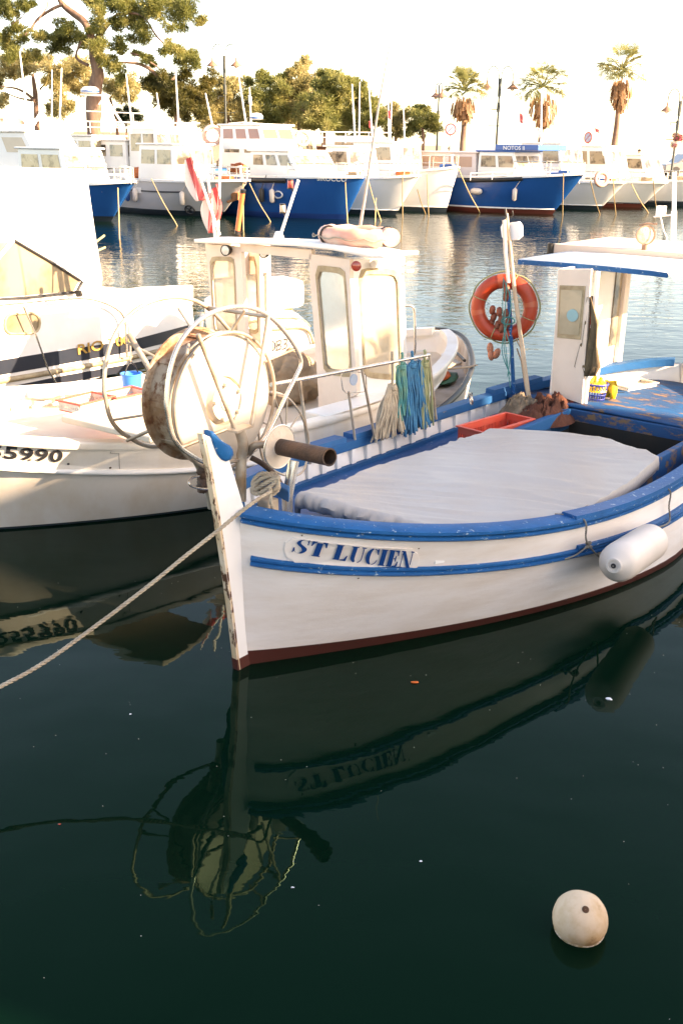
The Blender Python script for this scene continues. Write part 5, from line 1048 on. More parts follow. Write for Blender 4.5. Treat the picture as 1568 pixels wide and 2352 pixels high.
p_,n_=onfar(HB,FB,540,447,.08); q=MB(FB); q.box(p_,(.34,.14,.30),rz=.3); q.box(np.array(p_)+np.array([.1,.08,-.16]),(.5,.08,.10),rz=.4,ry=.3); q.build('rusty_anchor',mat('anchor rust',(.42,.16,.06),.8,dirt=(.2,.08,.03),damt=.8,dscale=6),tB,smooth=0,bevel=.02)
p_,n_=onfar(HB,FB,320,437,.0); q=MB(FB); q.box(p_,(.3,.08,.22)); q.build('hull_port',M_farwhite,tB,smooth=0)
tC,FC,HC=far_boat('c','deep blue trawler with SIROCCO in white on its bow',(793,504),(838,405),HD,9.5,3.3,1.75,M_farblue,M_farnavy)
cabin(tC,FC,2.4,5.3,1.25,1.6,2.55,.7,wins=3,front=2,nm='lower_cabin'); cabin(tC,FC,4.6,7.4,1.0,2.62,3.55,.4,wins=3,front=2,nm='wheelhouse',gm=mat('reddish window',(.30,.12,.09),.1))
uv=[HC.hit(FC,*p_,1) for p_ in((728,414),(796,417),(796,404),(728,403))]
def fnC(s,t):
    a=lerp(uv[0],uv[1],s)*(1-t)+lerp(uv[3],uv[2],s)*t; return HC.p(a[0],a[1],1)+HC.nrm(a[0],a[1],1)*.02
put_text('SIROCCO',None,'bow_lettering',M_label,tC,FC,bold=.03,spacing=1.05,fn=fnC)
def strip_on(t,F_,H,p0,p1,h,m,nm,off=.04):
    a=H.hit(F_,*p0,1); b=H.hit(F_,*p1,1); q=MB(F_); P_=[]
    for i in range(13):
        c=lerp(a,b,i/12); P_.append(tuple(H.p(c[0],c[1],1)+H.nrm(c[0],c[1],1)*off))
    q.tube(P_,h,8); return q.build(nm,m,t,smooth=60)
strip_on(tC,FC,HC,(580,413),(658,414),.10,M_black,'long_fender'); 
p_,n_=onfar(HC,FC,640,447); q=MB(FC); q.tube([Vector(p_)+Vector((-.25*math.cos(a_)*0+.26*math.cos(a_)*.9,.0,.13*math.sin(a_))) + Vector((0,-.2*.0,0)) for a_ in np.linspace(0,6.28,17)[:-1]],.03,6,True); q.build('hull_port',M_farwhite,tC,smooth=60)
tD,FD,HD_=far_boat('d','white boat lying between the deep blue trawler and a white neighbour',(908,494),(962,402),HD,7.5,2.8,1.5,M_farwhite,M_boot,stripe=M_farwhite)
cabin(tD,FD,3.0,4.6,1.0,1.45,2.75,.25,wins=1,front=2,back=.1)
tE,FE,HE=far_boat('e','white round bowed boat immediately left of the bright blue one',(1024,487),(1052,383),HD,7.8,2.9,1.6,M_farwhite,M_boot,stripe=M_farwhite)
cabin(tE,FE,2.8,5.4,1.1,1.6,2.95,.25,wins=2,front=3)
tF,FF,HF_=far_boat('f','bright blue boat with NOTOS II on its blue roof band',(1268,492),(1342,398),HD,9.3,3.2,1.55,M_farblue,M_bootr,stripe=M_farwhite)
cabin(tF,FF,2.6,4.9,1.15,1.45,2.62,.45,wins=2,front=2,roofm=mat('blue roof',(.02,.11,.36),.4)); 
cabin(tF,FF,4.95,8.4,1.2,1.45,2.55,.1,wins=2,front=1,nm='canvas_cabin',gm=mat('pink canvas window',(.45,.28,.2),.4),m=mat('pale canopy cloth',(.72,.62,.58),.8))
nq=[FF.ony(x,y,1.2) for x,y in((1155,343),(1200,343),(1200,336.5),(1155,336.5))]
q=MB(FF); x_a=min(FF.ony(1135,340,1.2)[0],FF.ony(1235,340,1.2)[0]); x_b=max(FF.ony(1135,340,1.2)[0],FF.ony(1235,340,1.2)[0]); zc=FF.ony(1180,340,1.2)[2]
q.bx(x_a,x_b,-1.22,1.19,zc-.10,zc+.14); rbn=q.build('roof_band',mat('blue roof',()),tF,smooth=0,bevel=.03)
put_text('NOTOS II',[tuple(FF.ony(x,y,1.21)) for x,y in((1155,344),(1204,345),(1204,335.5),(1155,334.5))],'roof_lettering',M_label,rbn,FF,bold=.02)
strip_on(tF,FF,HF_,(1065,414),(1200,410),.09,M_black,'long_fender'); 
p_,n_=onfar(HF_,FF,1097,438,.15); q=MB(FF); dv=Vector((1,0,.0)); q.lathe([(.02,-.3),(.10,-.26),(.14,-.15),(.14,.15),(.10,.26),(.02,.3)],p_,dv,16); q.build('hull_fender',M_fender,tF,smooth=60)
tG,FG,HG=far_boat('g','white boat with a dark boot top right of the bright blue one',(1376,482),(1436,418),HD,8.5,2.9,1.5,M_farwhite,M_boot,stripe=M_farwhite)
cabin(tG,FG,2.8,5.2,1.1,1.4,3.0,.35,wins=2,front=2); 
tH,FH,HH=far_boat('h','cream boat with red boot top, second from the right end',(1470,477),(1532,418),HD,8.5,2.9,1.4,M_farwhite,M_bootr,stripe=M_boot)
cabin(tH,FH,2.6,5.0,1.1,1.4,2.9,.5,wins=2,front=2)
tI,FI,HI=far_boat('i','white boat at the right end of the far row, bow out of frame',(1585,474),(1640,415),HD,8.5,3.0,1.4,M_farwhite,M_boot,stripe=M_boot)
cabin(tI,FI,3.2,5.6,1.1,1.3,2.5,.5,wins=2,front=2)
for t_,F_,H_ in FARB:
    L_=H_.L
    for sd in(-1,1): wall_rail(t_,F_,[tuple(H_.g(u,sd,.08)) for u in(.005,.06,.13,.21,.30)],H_.zg(.15),H_.zg(.0)+.45,.022)
# boats lying in the second row, against the quay
def back_boat(label,px_,Y,L,B,zs,hdg,hm,cabs):
    p_=WY(px_,420,Y); F_=Frame(p_[0],Y,hdg+180); H=Hull(L,B,2.3,.72,zs-.2,zs+.2,zs,.92,1.9,1.,.8,rs=.1,tr=.85)
    t=thing('moored_boat',F_,label,'boat','boats moored along the far quay'); q=MB(F_); H.shell(q,lambda u:.2,nu=24); q.build('hull',[M_boot,hm],t,smooth=60)
    q=MB(F_); rows=[[(u*L,y*max(0,H.half(u,B,2.3,.72)-.02),H.zg(u)-.02) for y in(-1,0,1)] for u in H.us(12)]; q.grid(rows); q.build('deck',M_farwhite,t,smooth=40)
    for c_ in cabs: cabin(t,F_,*c_[:6],**c_[6])
    return t,F_,H
t1_,F1_,H1_=back_boat('big white cruiser with tall cabin at the far left of the harbour',245,46,11,3.8,1.75,-28,M_farwhite,[(2.2,8.2,1.5,1.7,3.2,1.0,dict(wins=3,front=3,nm='cabin',gm=mat('bright window',(.5,.4,.3),.1))),(5.5,9.3,1.35,3.28,3.9,.3,dict(wins=2,front=2,nm='upper_cabin'))])
t2_,F2_,H2_=back_boat('white workboat with a railed top deck behind the grey hull',470,50,10,3.6,1.7,HD,M_farwhite,[(2.0,4.2,1.2,1.6,3.5,.2,dict(wins=2,front=3,nm='cabin')),(4.3,8.8,1.3,1.6,2.9,.1,dict(wins=3,front=2,nm='aft_cabin'))])
t3_,F3_,H3_=back_boat('white launch behind the deep blue trawler with a ring buoy on its rail',780,51,10,3.4,1.8,HD,M_farwhite,[(2.4,7.4,1.2,1.7,3.3,.4,dict(wins=3,front=2))])
t4_,F4_,H4_=back_boat('white fishing launch with a varnished brown cabin door',935,51.5,9,3.2,1.6,HD,M_farwhite,[(2.4,4.0,1.1,1.6,3.2,.2,dict(wins=1,front=2)),(4.2,5.6,.9,1.6,2.7,.0,dict(wins=2,front=1,m=M_varn,nm='brown_cabin'))])
t5_,F5_,H5_=back_boat('white launch half hidden behind the white boats at right',1400,56,8.5,3.0,1.5,HD,M_farwhite,[(2.4,5.0,1.1,1.5,3.0,.4,dict(wins=2,front=2))])
t6_,F6_,H6_=back_boat('small white launch moored behind the blue hulled boat at left',330,52,8,3.0,1.6,HD,M_farwhite,[(2.4,5.2,1.1,1.6,3.1,.3,dict(wins=2,front=2))])
# railings on upper decks
def px_rail(t,pts,Y,drop,nm='deck_rail',m=M_farwhite):
    q=MB(); P_=[WY(*p_,Y) for p_ in pts]; q.tube(P_,.03,6); q.tube([p_-np.array([0,0,drop*.5]) for p_ in P_],.02,6)
    for i in range(len(P_)-1):
        n=max(1,int(np.linalg.norm(P_[i+1]-P_[i])/.9))
        for k in range(n): a=lerp(P_[i],P_[i+1],k/n); q.tube([a,a-np.array([0,0,drop])],.022,6)
    q.build(nm,m,t,smooth=60)
px_rail(t2_,[(190,255),(260,258),(352,262)],52,.9); px_rail(t2_,[(160,278),(300,281),(460,283)],50.5,.5); px_rail(t3_,[(650,300),(740,303),(900,305)],52,.5); px_rail(tC,[(525,284),(560,281),(645,288)],49,.35); px_rail(tG,[(1200,401),(1330,404),(1420,408)],48.5,.35); px_rail(tF,[(1080,398),(1180,395),(1325,396)],47,.3)
# bow railings and mast list: (boat, top, base, Y)
for t_,p0,p1,Y_ in((t1_,(46,118),(66,290),50),(t1_,(142,156),(136,285),52),(t1_,(86,165),(92,262),48),(t2_,(290,169),(305,300),52),(t2_,(403,156),(411,292),52),(t2_,(360,213),(373,290),52),(t2_,(176,220),(175,285),52),(tC,(472,214),(490,285),52),(tC,(548,172),(567,284),50),(tC,(573,200),(577,285),50),(t3_,(808,193),(816,322),52),(t3_,(826,188),(824,322),53),(t3_,(847,205),(856,315),52),(t4_,(891,224),(894,315),52),(t4_,(900,217),(895,316),53),(t4_,(926,238),(929,316),53),(tF,(1201,212),(1192,333),49),(tF,(1243,212),(1242,333),52),(tG,(1376,265),(1387,342),52),(t1_,(120,160),(118,290),53),(t2_,(332,230),(336,300),54)):
    mast(t_,None,p0,p1,Y_,.055 if Y_<53 else .045)
# A-frame mast and radar at left
q=MB(); 
for a,b in(((92,262),(70,300)),((92,262),(108,300)),((60,300),(80,275)),((80,275),(120,275)),((120,275),(135,300))): q.tube([WY(*a,47.5),WY(*b,47.5)],.07,6)
q.build('mast_frame',M_farwhite,t1_,smooth=60)
def radar(t,x,y,Y,w_): q=MB(); c_=WY(x,y,Y); q.lathe([(w_*.6,-.14),(w_,-.10),(w_,.04),(w_*.7,.14),(.01,.17)],c_,n=20); o=q.build('radar_dome',M_farwhite,t,smooth=50); q=MB(); q.lathe([(w_*1.02,-.09),(w_*1.02,-.02)],c_,n=20); q.build('radar_band',M_farblue,o,smooth=50)
radar(t2_,207,207,51,.42); radar(tC,589,268,49.5,.30)
q=MB(); q.tube([WY(185,217,51),WY(235,219,51)],.05,6); q.tube([WY(237,215,51),WY(285,290,51)],.06,6); q.tube([WY(250,240,51),WY(268,290,51)],.06,6); q.tube([WY(228,240,51),WY(245,215,51)],.04,6); q.build('gantry',M_farwhite,t2_,smooth=60)
# flags on far masts
for i,(x,y,Y_,w_,h_,m,lb_) in enumerate(((574,228,49.9,8,20,M_flagw,'small pale flag on a mast above the deep blue trawler'),(811,255,51.8,5,16,M_flagw,'small white flag on the left of three masts before the trees'),(849,285,51.8,5,16,M_flag,'small red pennant on the right of three masts before the trees'),(894,262,51.8,6,20,M_flag,'small red white flag on a mast right of the trees'),(1196,270,48.9,7,22,M_flag,'red pennants hanging on the mast of the bright blue boat'),(1240,305,51.5,10,24,M_flagw,'pale flag on a mast before the middle palm'),(1370,298,51.8,9,9,M_flag,'small triangular red flag on the leaning mast at right'))):
    q=MB(); P_=[[WY(x-w_*.5*(1-.3*k/3)+w_*j/2,y-h_/2+h_*k/3+2*j,Y_)+np.array([0,.05*math.sin(2*j+k),0]) for j in range(3)] for k in range(4)]; q.grid(P_); q.build('flag',m,label=lb_,cat='flag',smooth=80,thick=.02)
# ring buoys on far boats
for x,y,Y_,r_,lb_ in((488,311,46,.36,'faded orange ring buoy hung on the far flybridge, left of two'),(694,318,50,.30,'faded orange ring buoy on the rail of the far white launch'),(106,378,43.5,.30,'faded red ring buoy in the cabin side of the big cruiser'),(1380,411,47.5,.28,'orange red ring buoy on the deck of the white boat at right')):
    q=MB(); q.torus(WY(x,y,Y_),(.2,-1,.1),r_,.09,30,8); q.build('ring_buoy',M_pale,label=lb_,cat='lifebuoy',smooth=60)
# mooring lines of the far row
LN=[((558,415),(559,530),42.2,42.0,'vertical orange line below the bow of the grey boat'),((573,421),(622,511),41.8,0,'slanting line from the grey bow towards the middle'),((792,404),(798,513),41.5,0,'line dropping from the bow of the deep blue trawler'),((845,414),(875,509),42,0,'slanting line at the left of the white boat after the trawler'),((863,455),(861,512),42,0,'short vertical line left of the white bow after the trawler'),((924,400),(924,502),43,0,'vertical line right of the white bow after the trawler'),((958,435),(977,492),44,0,'short slanting line under the round bowed white boat'),((980,400),(984,499),44,0,'vertical line before the round bowed white boat'),((1051,385),(1102,490),44.5,0,'long slanting line across the bright blue hull'),((1293,398),(1291,497),44.5,0,'vertical line near the bow of the bright blue boat'),((1355,415),(1377,494),45.5,0,'slanting line beside the white boat right of the blue one'),((1407,411),(1413,494),46,0,'vertical line below the white bow right of the blue boat'),((1449,422),(1488,490),47,0,'slanting line before the cream boat'),((1499,415),(1507,486),47.5,0,'vertical line before the cream boat near the right edge'),((348,411),(408,520),40,0,'slanting line across the grey hull'),((271,432),(275,551),37.5,0,'vertical line below the dark blue bow at left'),((235,440),(222,500),38.5,0,'short line left of the dark blue bow')]
for a,b,Ya,_,lb_ in LN:
    e=WZ(b[0],b[1],-.02); s0=WY(*a,max(Ya,e[1]+.3) if Ya>e[1]+3 else Ya); 
    m_=lerp(s0,e,.5)-np.array([0,0,.08]); q=MB(); q.tube(spl([s0,m_,e,e+np.array([0,0,-.3])],4),.022,6); q.build('mooring_line',mat('tan far rope',(.42,.30,.15),.9),label=lb_,cat='mooring line',group='mooring lines of the far boats',smooth=60)

r8=random.Random(21)
M_clut=[mat('clutter tan',(.40,.28,.17),.8),mat('clutter orange',(.55,.14,.04),.7),mat('clutter blue',(.03,.12,.35),.6),mat('clutter dark',(.05,.045,.04),.7)]
for t_,F_,H_ in FARB+[(t1_,F1_,H1_),(t2_,F2_,H2_),(t3_,F3_,H3_),(t4_,F4_,H4_),(t5_,F5_,H5_),(t6_,F6_,H6_)]:
    L_=H_.L
    for k in range(3):
        u=r8.uniform(.22,.85); p_=H_.p(u,.55,1)+H_.nrm(u,.55,1)*.14; q=MB(F_); q.lathe([(.03,-.28),(.10,-.22),(.11,.2),(.03,.28)],p_,(0,0,1),12); q.tube([p_+np.array([0,0,.27]),H_.g(u,1,-.05,.06)],.015,5); q.build('side_fender',r8.choice([M_fender,M_fender,M_clut[2],M_clut[3]]),t_,smooth=60)
    for k in range(2):
        u=r8.uniform(.08,.22); c_=(u*L_,r8.uniform(-.4,.4),H_.zg(u)+.02); q=MB(F_); q.box(c_,(r8.uniform(.3,.7),r8.uniform(.3,.6),r8.uniform(.2,.4)),rz=r8.uniform(0,1)); q.build('deck_locker',r8.choice(M_clut[:3]+[M_farwhite]),t_,smooth=0,bevel=.03)
    u=r8.uniform(.8,.92); c_=(u*L_,r8.uniform(-.5,.5),H_.zg(u)+.12); q=MB(F_); q.blob(c_,(.4,.35,.25),14,8,.5,int(u*100)); q.build('net_bundle',r8.choice(M_clut[:2]),t_,smooth=80)
    q=MB(F_); x_=.32*L_; q.tube([(.04*L_,0,H_.zg(.02)+.05),(.05*L_,0,H_.zg(.02)+.5)],.05,8); q.lathe([(.09,-.02),(.09,.03)],(.05*L_,0,H_.zg(.02)+.5),n=10); q.build('bow_bollard',M_farwhite,t_,smooth=40)
# ================================================================ quay, trees, palms, lamps
def quayF(x,Y): p_=WY(x,335,Y); return Frame(p_[0],Y,0,1.15)
rng=np.random.default_rng(7)
def leaf_mesh(name,blobs,m,parent,n_per=260,size=.16,asp=.24,flat=.85,F_=None,droop=0.):
    n_per=int(n_per*5); size*=.74
    """clumps of small needle tufts; blobs = world (x,y,z,r)"""
    V=[];Fc_=[];k0=0
    for (bx,by,bz,r_) in blobs:
        n=int(n_per*max(.25,(r_/.8)**2))
        # sub-clumps
        ns=max(5,int(9*(r_/.8)**1.5)); sc=rng.normal(size=(ns,3)); sc/=np.linalg.norm(sc,axis=1)[:,None]; sc*=(rng.random((ns,1))**.5)*r_*.85; sc[:,2]*=flat
        idx=rng.integers(0,ns,n); d=rng.normal(size=(n,3)); d/=np.linalg.norm(d,axis=1)[:,None]; rad=rng.random((n,1))**.5*r_*.46
        c=np.array([bx,by,bz])+sc[idx]+d*rad*np.array([1,1,.75])
        a=d+rng.normal(size=(n,3))*.6; a[:,2]+=.25-droop; a/=np.linalg.norm(a,axis=1)[:,None]
        t=rng.normal(size=(n,3)); t-=a*(t*a).sum(1)[:,None]; t/=np.linalg.norm(t,axis=1)[:,None]
        s=size*(.6+.8*rng.random((n,1)))
        P=np.stack([c-t*s*asp*.5,c+t*s*asp*.5,c+a*s+t*s*asp*.15,c+a*s*.9-t*s*asp*.3],1).reshape(-1,3); V.append(P)
        Fc_.append(np.arange(n*4).reshape(n,4)+k0); k0+=n*4
    V=np.concatenate(V); Fc_=np.concatenate(Fc_); me=bpy.data.meshes.new(name)
    T=np.array(WM[parent.name].inverted()) if parent is not None else np.eye(4)
    V=V@T[:3,:3].T+T[:3,3]
    me.vertices.add(len(V)); me.vertices.foreach_set('co',V.ravel()); me.loops.add(len(Fc_)*4); me.loops.foreach_set('vertex_index',Fc_.ravel().astype(np.int32)); me.polygons.add(len(Fc_)); me.polygons.foreach_set('loop_start',(np.arange(len(Fc_))*4).astype(np.int32)); me.polygons.foreach_set('loop_total',np.full(len(Fc_),4,np.int32)); me.update(calc_edges=True)
    me.materials.append(m); o=bpy.data.objects.new(name,me); COL.objects.link(o); o.parent=parent; WM[o.name]=WM[parent.name]; return o
def tree(label,Y,blobs,trunks,m,sc=(1,1,0,0),nm='pine_tree',n_per=260,size=.16,depth=2.2,rs=1.,group=None,seed=0,cat='tree'):
    r3=random.Random(seed); sx,sy,ox,oy=sc; base=trunks[0][0]; bp=WY(base[0]*sx+ox,base[1]*sy+oy,Y); F_=Frame(bp[0],bp[1],0,1.15); t=thing(nm,F_,label,cat,group)
    B=[]
    for (x,y,r_) in blobs:
        rr_=r_*sx*Y/CF*rs*1.16; yy=Y+r3.uniform(-1,1)*depth; p_=WY(x*sx+ox,y*sy+oy,yy); B.append((p_[0],p_[1],p_[2],rr_))
    leaf_mesh('crown',B,m,t,n_per,size)
    for tr in trunks:
        q=MB(); pts=[]
        for (x,y,w_) in tr: p_=WY(x*sx+ox,y*sy+oy,Y+ (0 if tr is trunks[0] else r3.uniform(-.3,.3))); pts.append(p_)
        if tr is trunks[0]: pts=[np.array([pts[0][0],pts[0][1],1.1])]+pts; tr=[tr[0]]+tr
        P=spl(pts,3); rad=np.interp(np.linspace(0,len(pts)-1,len(P)),range(len(pts)),[w_*sx*Y/CF/2 for _,_,w_ in tr]); q.tube(P,list(rad),10); q.build('trunk' if tr is trunks[0] or tr[0]==trunks[0][0] else 'limb',M_bark,t,smooth=60)
    return t
S4=(.3125,.3125,0,0)
bigb=[(20,10,70),(80,30,60),(140,20,60),(30,90,50),(110,100,30),(190,60,25),(230,30,30),(640,-20,60),(660,30,50),(720,60,60),(800,20,80),(900,40,90),(1000,40,80),(1100,30,90),(1200,50,90),(1300,50,90),(1400,70,90),(1450,130,60),(1330,150,70),(1240,190,45),(740,160,70),(850,180,70),(950,150,80),(1040,220,80),(1080,265,55),(990,285,45),(720,300,75),(840,320,60),(900,360,45),(700,400,65),(760,440,55),(850,520,60),(890,570,50),(860,470,50),(1240,330,50),(1300,380,60),(1390,440,75),(1440,450,50),(1330,440,60),(1210,370,40),(640,320,50),(590,270,60),(540,220,60),(470,200,60),(500,280,70),(430,260,60),(390,290,55),(340,270,50),(420,340,60),(490,370,45),(270,270,50),(140,210,60),(60,270,70),(20,330,60),(130,310,50),(190,270,40),(60,400,45),(150,410,70),(230,430,60),(280,400,40),(1060,440,35),(1100,430,30),(1010,400,25),(1130,470,30),(-60,60,90),(-60,300,90),(900,-60,90),(1200,-60,90),(1050,110,50),(700,220,50)]
tree('tall old umbrella pine with pale trunk and spreading limbs at upper left',60,bigb,[[(690,930,92),(690,840,105),(690,740,105),(705,620,90),(722,540,82),(705,470,70),(690,400,62),(690,300,60)],[(690,330,58),(665,250,50),(620,160,48),(550,105,46),(480,50,40),(440,0,30),(430,-60,24)],[(470,30,22),(380,70,20),(280,140,16),(230,210,14),(180,260,10),(120,300,6)],[(700,300,40),(780,200,30),(860,110,18),(1000,100,14),(1080,150,12),(1140,250,12),(1230,350,8),(1300,420,5)],[(760,480,30),(870,460,14),(960,462,16),(1040,475,24),(1120,520,24),(1190,580,26),(1260,585,22),(1290,560,12)],[(960,390,10),(1040,415,14),(1110,460,12),(1170,500,8)],[(650,480,22),(560,420,16),(600,300,12)],[(200,60,8),(160,130,6),(80,180,4)],[(345,0,8),(350,50,8),(290,140,8),(295,220,5)],[(400,60,5),(390,110,5),(410,180,3)]],M_pine,S4,n_per=430,size=.20,depth=2.0,seed=1)
tree('dark bushy pine low at the right side of the tall pine',61,[(1100,610,60),(1150,590,60),(1210,560,60),(1110,660,50),(1200,640,80),(1280,600,70),(1340,590,70),(1290,680,80),(1220,720,70),(1180,760,50),(1280,790,70),(1370,760,80),(1440,700,60),(1380,660,60),(1440,820,60),(1340,850,60),(1500,640,60),(1540,560,50),(1500,780,60),(1540,700,50)],[[(1300,960,30),(1290,800,28),(1280,650,20)]],M_pined,S4,n_per=430,size=.22,depth=1.6,seed=2)
tree('spreading pine with dark forked branches at the far left',66,[(40,450,80),(110,480,70),(170,470,60),(30,540,60),(120,560,60),(190,540,50),(230,500,70),(340,460,70),(420,520,80),(370,590,50),(470,560,70),(440,650,60),(500,640,50),(420,740,60),(370,800,50),(430,830,50),(520,770,50),(480,800,40),(40,720,40),(10,760,40),(0,620,50)],[[(275,930,36),(268,760,36),(262,700,34),(250,600,26),(240,540,14)],[(262,745,28),(200,690,18),(120,650,14),(40,640,8),(-30,620,6)],[(240,740,18),(140,720,10),(60,690,8),(-20,670,6)],[(262,700,16),(330,620,10),(400,590,8)]],M_tree,S4,n_per=330,size=.24,depth=1.6,seed=3)
tree('round crowned pine directly behind the tall pine trunk',68,[(560,500,70),(620,480,70),(600,560,70),(540,560,60),(650,600,60),(560,640,60),(640,660,50),(800,640,60),(880,620,70),(950,590,60),(1000,640,50),(940,680,60),(870,710,50),(980,710,40)],[[(860,930,20),(830,800,20),(810,720,16)],[(810,720,14),(870,660,10),(930,620,6)]],M_tree,S4,n_per=330,size=.24,depth=1.5,seed=4)
tree('dark round clipped shrub right of the tall pine trunk',63,[(880,830,50),(930,820,60),(980,830,50),(900,880,50),(960,880,50),(1010,870,40)],[[(930,950,12),(930,880,10)]],M_bush,S4,nm='shrub',n_per=700,size=.13,depth=.5,seed=5,cat='shrub')
S2=(.3516,.3516,490,122.5)
tree('loose yellow green tree behind the double lamp post',67,[(40,200,60),(100,180,50),(150,230,70),(60,270,60),(-40,240,60),(-60,330,70),(30,350,80),(120,330,80),(180,400,70),(60,430,70),(-40,430,70),(150,460,60),(240,460,50)],[[(100,560,22),(100,440,20),(100,300,12)]],M_tree,S2,n_per=330,size=.26,depth=1.6,seed=6)
tree('tree with a split rounded top between lamp post and pointed tree',68,[(230,190,40),(330,130,40),(340,190,60),(290,260,70),(360,290,80),(430,170,40),(430,240,60),(260,340,60),(330,380,80),(420,370,70),(400,440,60),(300,460,60)],[[(340,560,22),(340,440,20),(340,300,12)]],M_treeg,S2,n_per=330,size=.26,depth=1.6,seed=7)
tree('tallest pointed tree of the green belt',69,[(595,45,28),(600,85,38),(545,110,45),(580,140,50),(500,130,30),(530,190,60),(600,200,60),(650,170,45),(480,220,50),(560,260,70),(500,300,70),(470,380,60),(540,360,70),(520,440,60)],[[(560,560,26),(560,400,22),(570,200,10)]],M_tree,S2,n_per=360,size=.26,depth=1.6,seed=8)
tree('broad bright green pine right of the pointed tree',65,[(720,140,45),(780,130,45),(700,190,60),(760,220,60),(820,180,60),(690,260,50),(620,320,80),(700,330,80),(640,400,80),(590,440,60),(700,440,80),(770,300,70),(780,400,70),(780,470,60),(660,490,50),(870,200,50),(840,270,60)],[[(720,570,28),(720,420,24),(740,250,14)],[(720,430,14),(560,360,8)]],M_treeg,S2,n_per=380,size=.24,depth=1.8,seed=9)
tree('large rounded green tree at the right of the belt',66,[(920,200,50),(970,230,50),(1000,280,50),(1040,320,45),(900,290,70),(950,360,80),(870,370,70),(1030,390,60),(900,440,80),(990,460,70),(1070,450,50),(860,490,60),(1060,360,40),(940,510,50),(1030,520,40)],[[(950,570,26),(950,430,22),(950,300,14)]],M_treeg,S2,n_per=380,size=.24,depth=1.8,seed=10)
tree('small rounded tree right of the large green one',67,[(1110,390,40),(1200,350,45),(1180,400,55),(1240,420,45),(1210,460,50),(1120,450,50),(1150,500,45),(1230,500,45)],[[(1190,570,18),(1190,440,14)]],M_tree,S2,n_per=380,size=.24,depth=1.2,seed=11)
tree('last low green tree at the right end of the belt',66,[(1290,370,40),(1340,360,45),(1390,380,45),(1420,420,45),(1330,420,55),(1400,460,50),(1450,480,35),(1300,470,50),(1360,500,45),(1430,510,35),(1270,520,40)],[[(1370,570,18),(1360,460,14)]],M_treeg,S2,n_per=420,size=.22,depth=1.2,seed=12)
# palms
def palm(label,Y,cx,cy,cr_,tr,skirt,seed):
    r3=random.Random(seed); k=Y/CF; cr_*=1.22; b=WY(tr[0][0],tr[0][1],Y); F_=Frame(b[0],Y,0,1.15); t=thing('palm_tree',F_,label,'palm tree','fan palms on the promenade')
    q=MB(); pts=[np.array([b[0],Y,1.1])]+[WY(x,y,Y) for x,y,_ in tr]; P=spl(pts,3); w_=[tr[0][2]]+[w for _,_,w in tr]; q.tube(P,list(np.interp(np.linspace(0,len(pts)-1,len(P)),range(len(pts)),[w*k/2 for w in w_])),10); q.build('trunk',M_bark,t,smooth=60)
    c=Vector(WY(cx,cy,Y)); Rr=cr_*k
    def fan(q,c,d,L,fs,nb,droop):
        """petiole then a fan of narrow blades"""
        d=Vector(d).normalized(); side=d.cross(Vector((0,0,1))); side=side.normalized() if side.length>.05 else Vector((1,0,0)); n=side.cross(d)
        side=(side*math.cos(r3.uniform(-.6,.6))+n*math.sin(r3.uniform(-.6,.6))).normalized()
        e=c+d*L; q.tube([c,c+d*L*.5+Vector((0,0,.03)),e],.018,4)
        for i in range(nb):
            a=-1.25+2.5*i/(nb-1); bd=(d*math.cos(a)+side*math.sin(a)).normalized(); l=fs*(1-.25*abs(a)/1.25)*r3.uniform(.9,1.1); w=.028
            nn=bd.cross(n).normalized() if bd.cross(n).length>.01 else side
            p1=e+bd*l*.55-Vector((0,0,droop*.12*l)); p2=e+bd*l-Vector((0,0,droop*.5*l)); q.add([e,p1+nn*w,p2,p1-nn*w],[(0,1,2,3)])
    q=MB()
    for i in range(48):
        az=r3.uniform(0,2*math.pi); el=math.asin(r3.uniform(-.35,1)); d=(math.cos(az)*math.cos(el),math.sin(az)*math.cos(el),math.sin(el)); fan(q,c,d,Rr*r3.uniform(.40,.72),Rr*r3.uniform(.42,.58),15,1.0-.7*max(0,math.sin(el)))
    q.build('fronds',M_palm,t,smooth=0,recalc=False)
    q=MB(); (sx0,sy0,sw0),(sx1,sy1,sw1)=skirt
    for i in range(230):
        s=r3.random(); a=r3.uniform(0,2*math.pi); p_=WY(sx0+(sx1-sx0)*s,sy0+(sy1-sy0)*s,Y); w=(sw0*(1-s)**.6*math.sin(min(1,.35+s*1.4)*1.57)+sw1*s)*k/2; p_=Vector(p_)+Vector((math.cos(a)*w*r3.uniform(.6,1),math.sin(a)*w*r3.uniform(.6,1),0))
        l=r3.uniform(.35,.6); o_=Vector((math.cos(a)*.10,math.sin(a)*.10,-l)); sd=Vector((-math.sin(a),math.cos(a),0))*r3.uniform(.05,.10); q.add([p_-sd*.4,p_+sd*.4,p_+o_+sd,p_+o_-sd*.6],[(0,1,2,3)])
    q.build('dead_skirt',M_palmd,t,smooth=0,recalc=False)
palm('leftmost and shortest fan palm with a short brown skirt',62,1066,208,46,[(1062,330,13),(1065,290,11),(1066,250,10)],((1065,222,64),(1064,262,22)),1)
palm('middle fan palm with a broad hanging brown skirt',62,1247,200,52,[(1240,330,11),(1243,290,11),(1246,240,11)],((1247,215,76),(1248,278,16)),2)
palm('tallest fan palm at right on a slender leaning trunk',62,1427,160,52,[(1409,340,14),(1415,290,11),(1420,235,10),(1424,200,10)],((1427,180,56),(1423,238,16)),3)
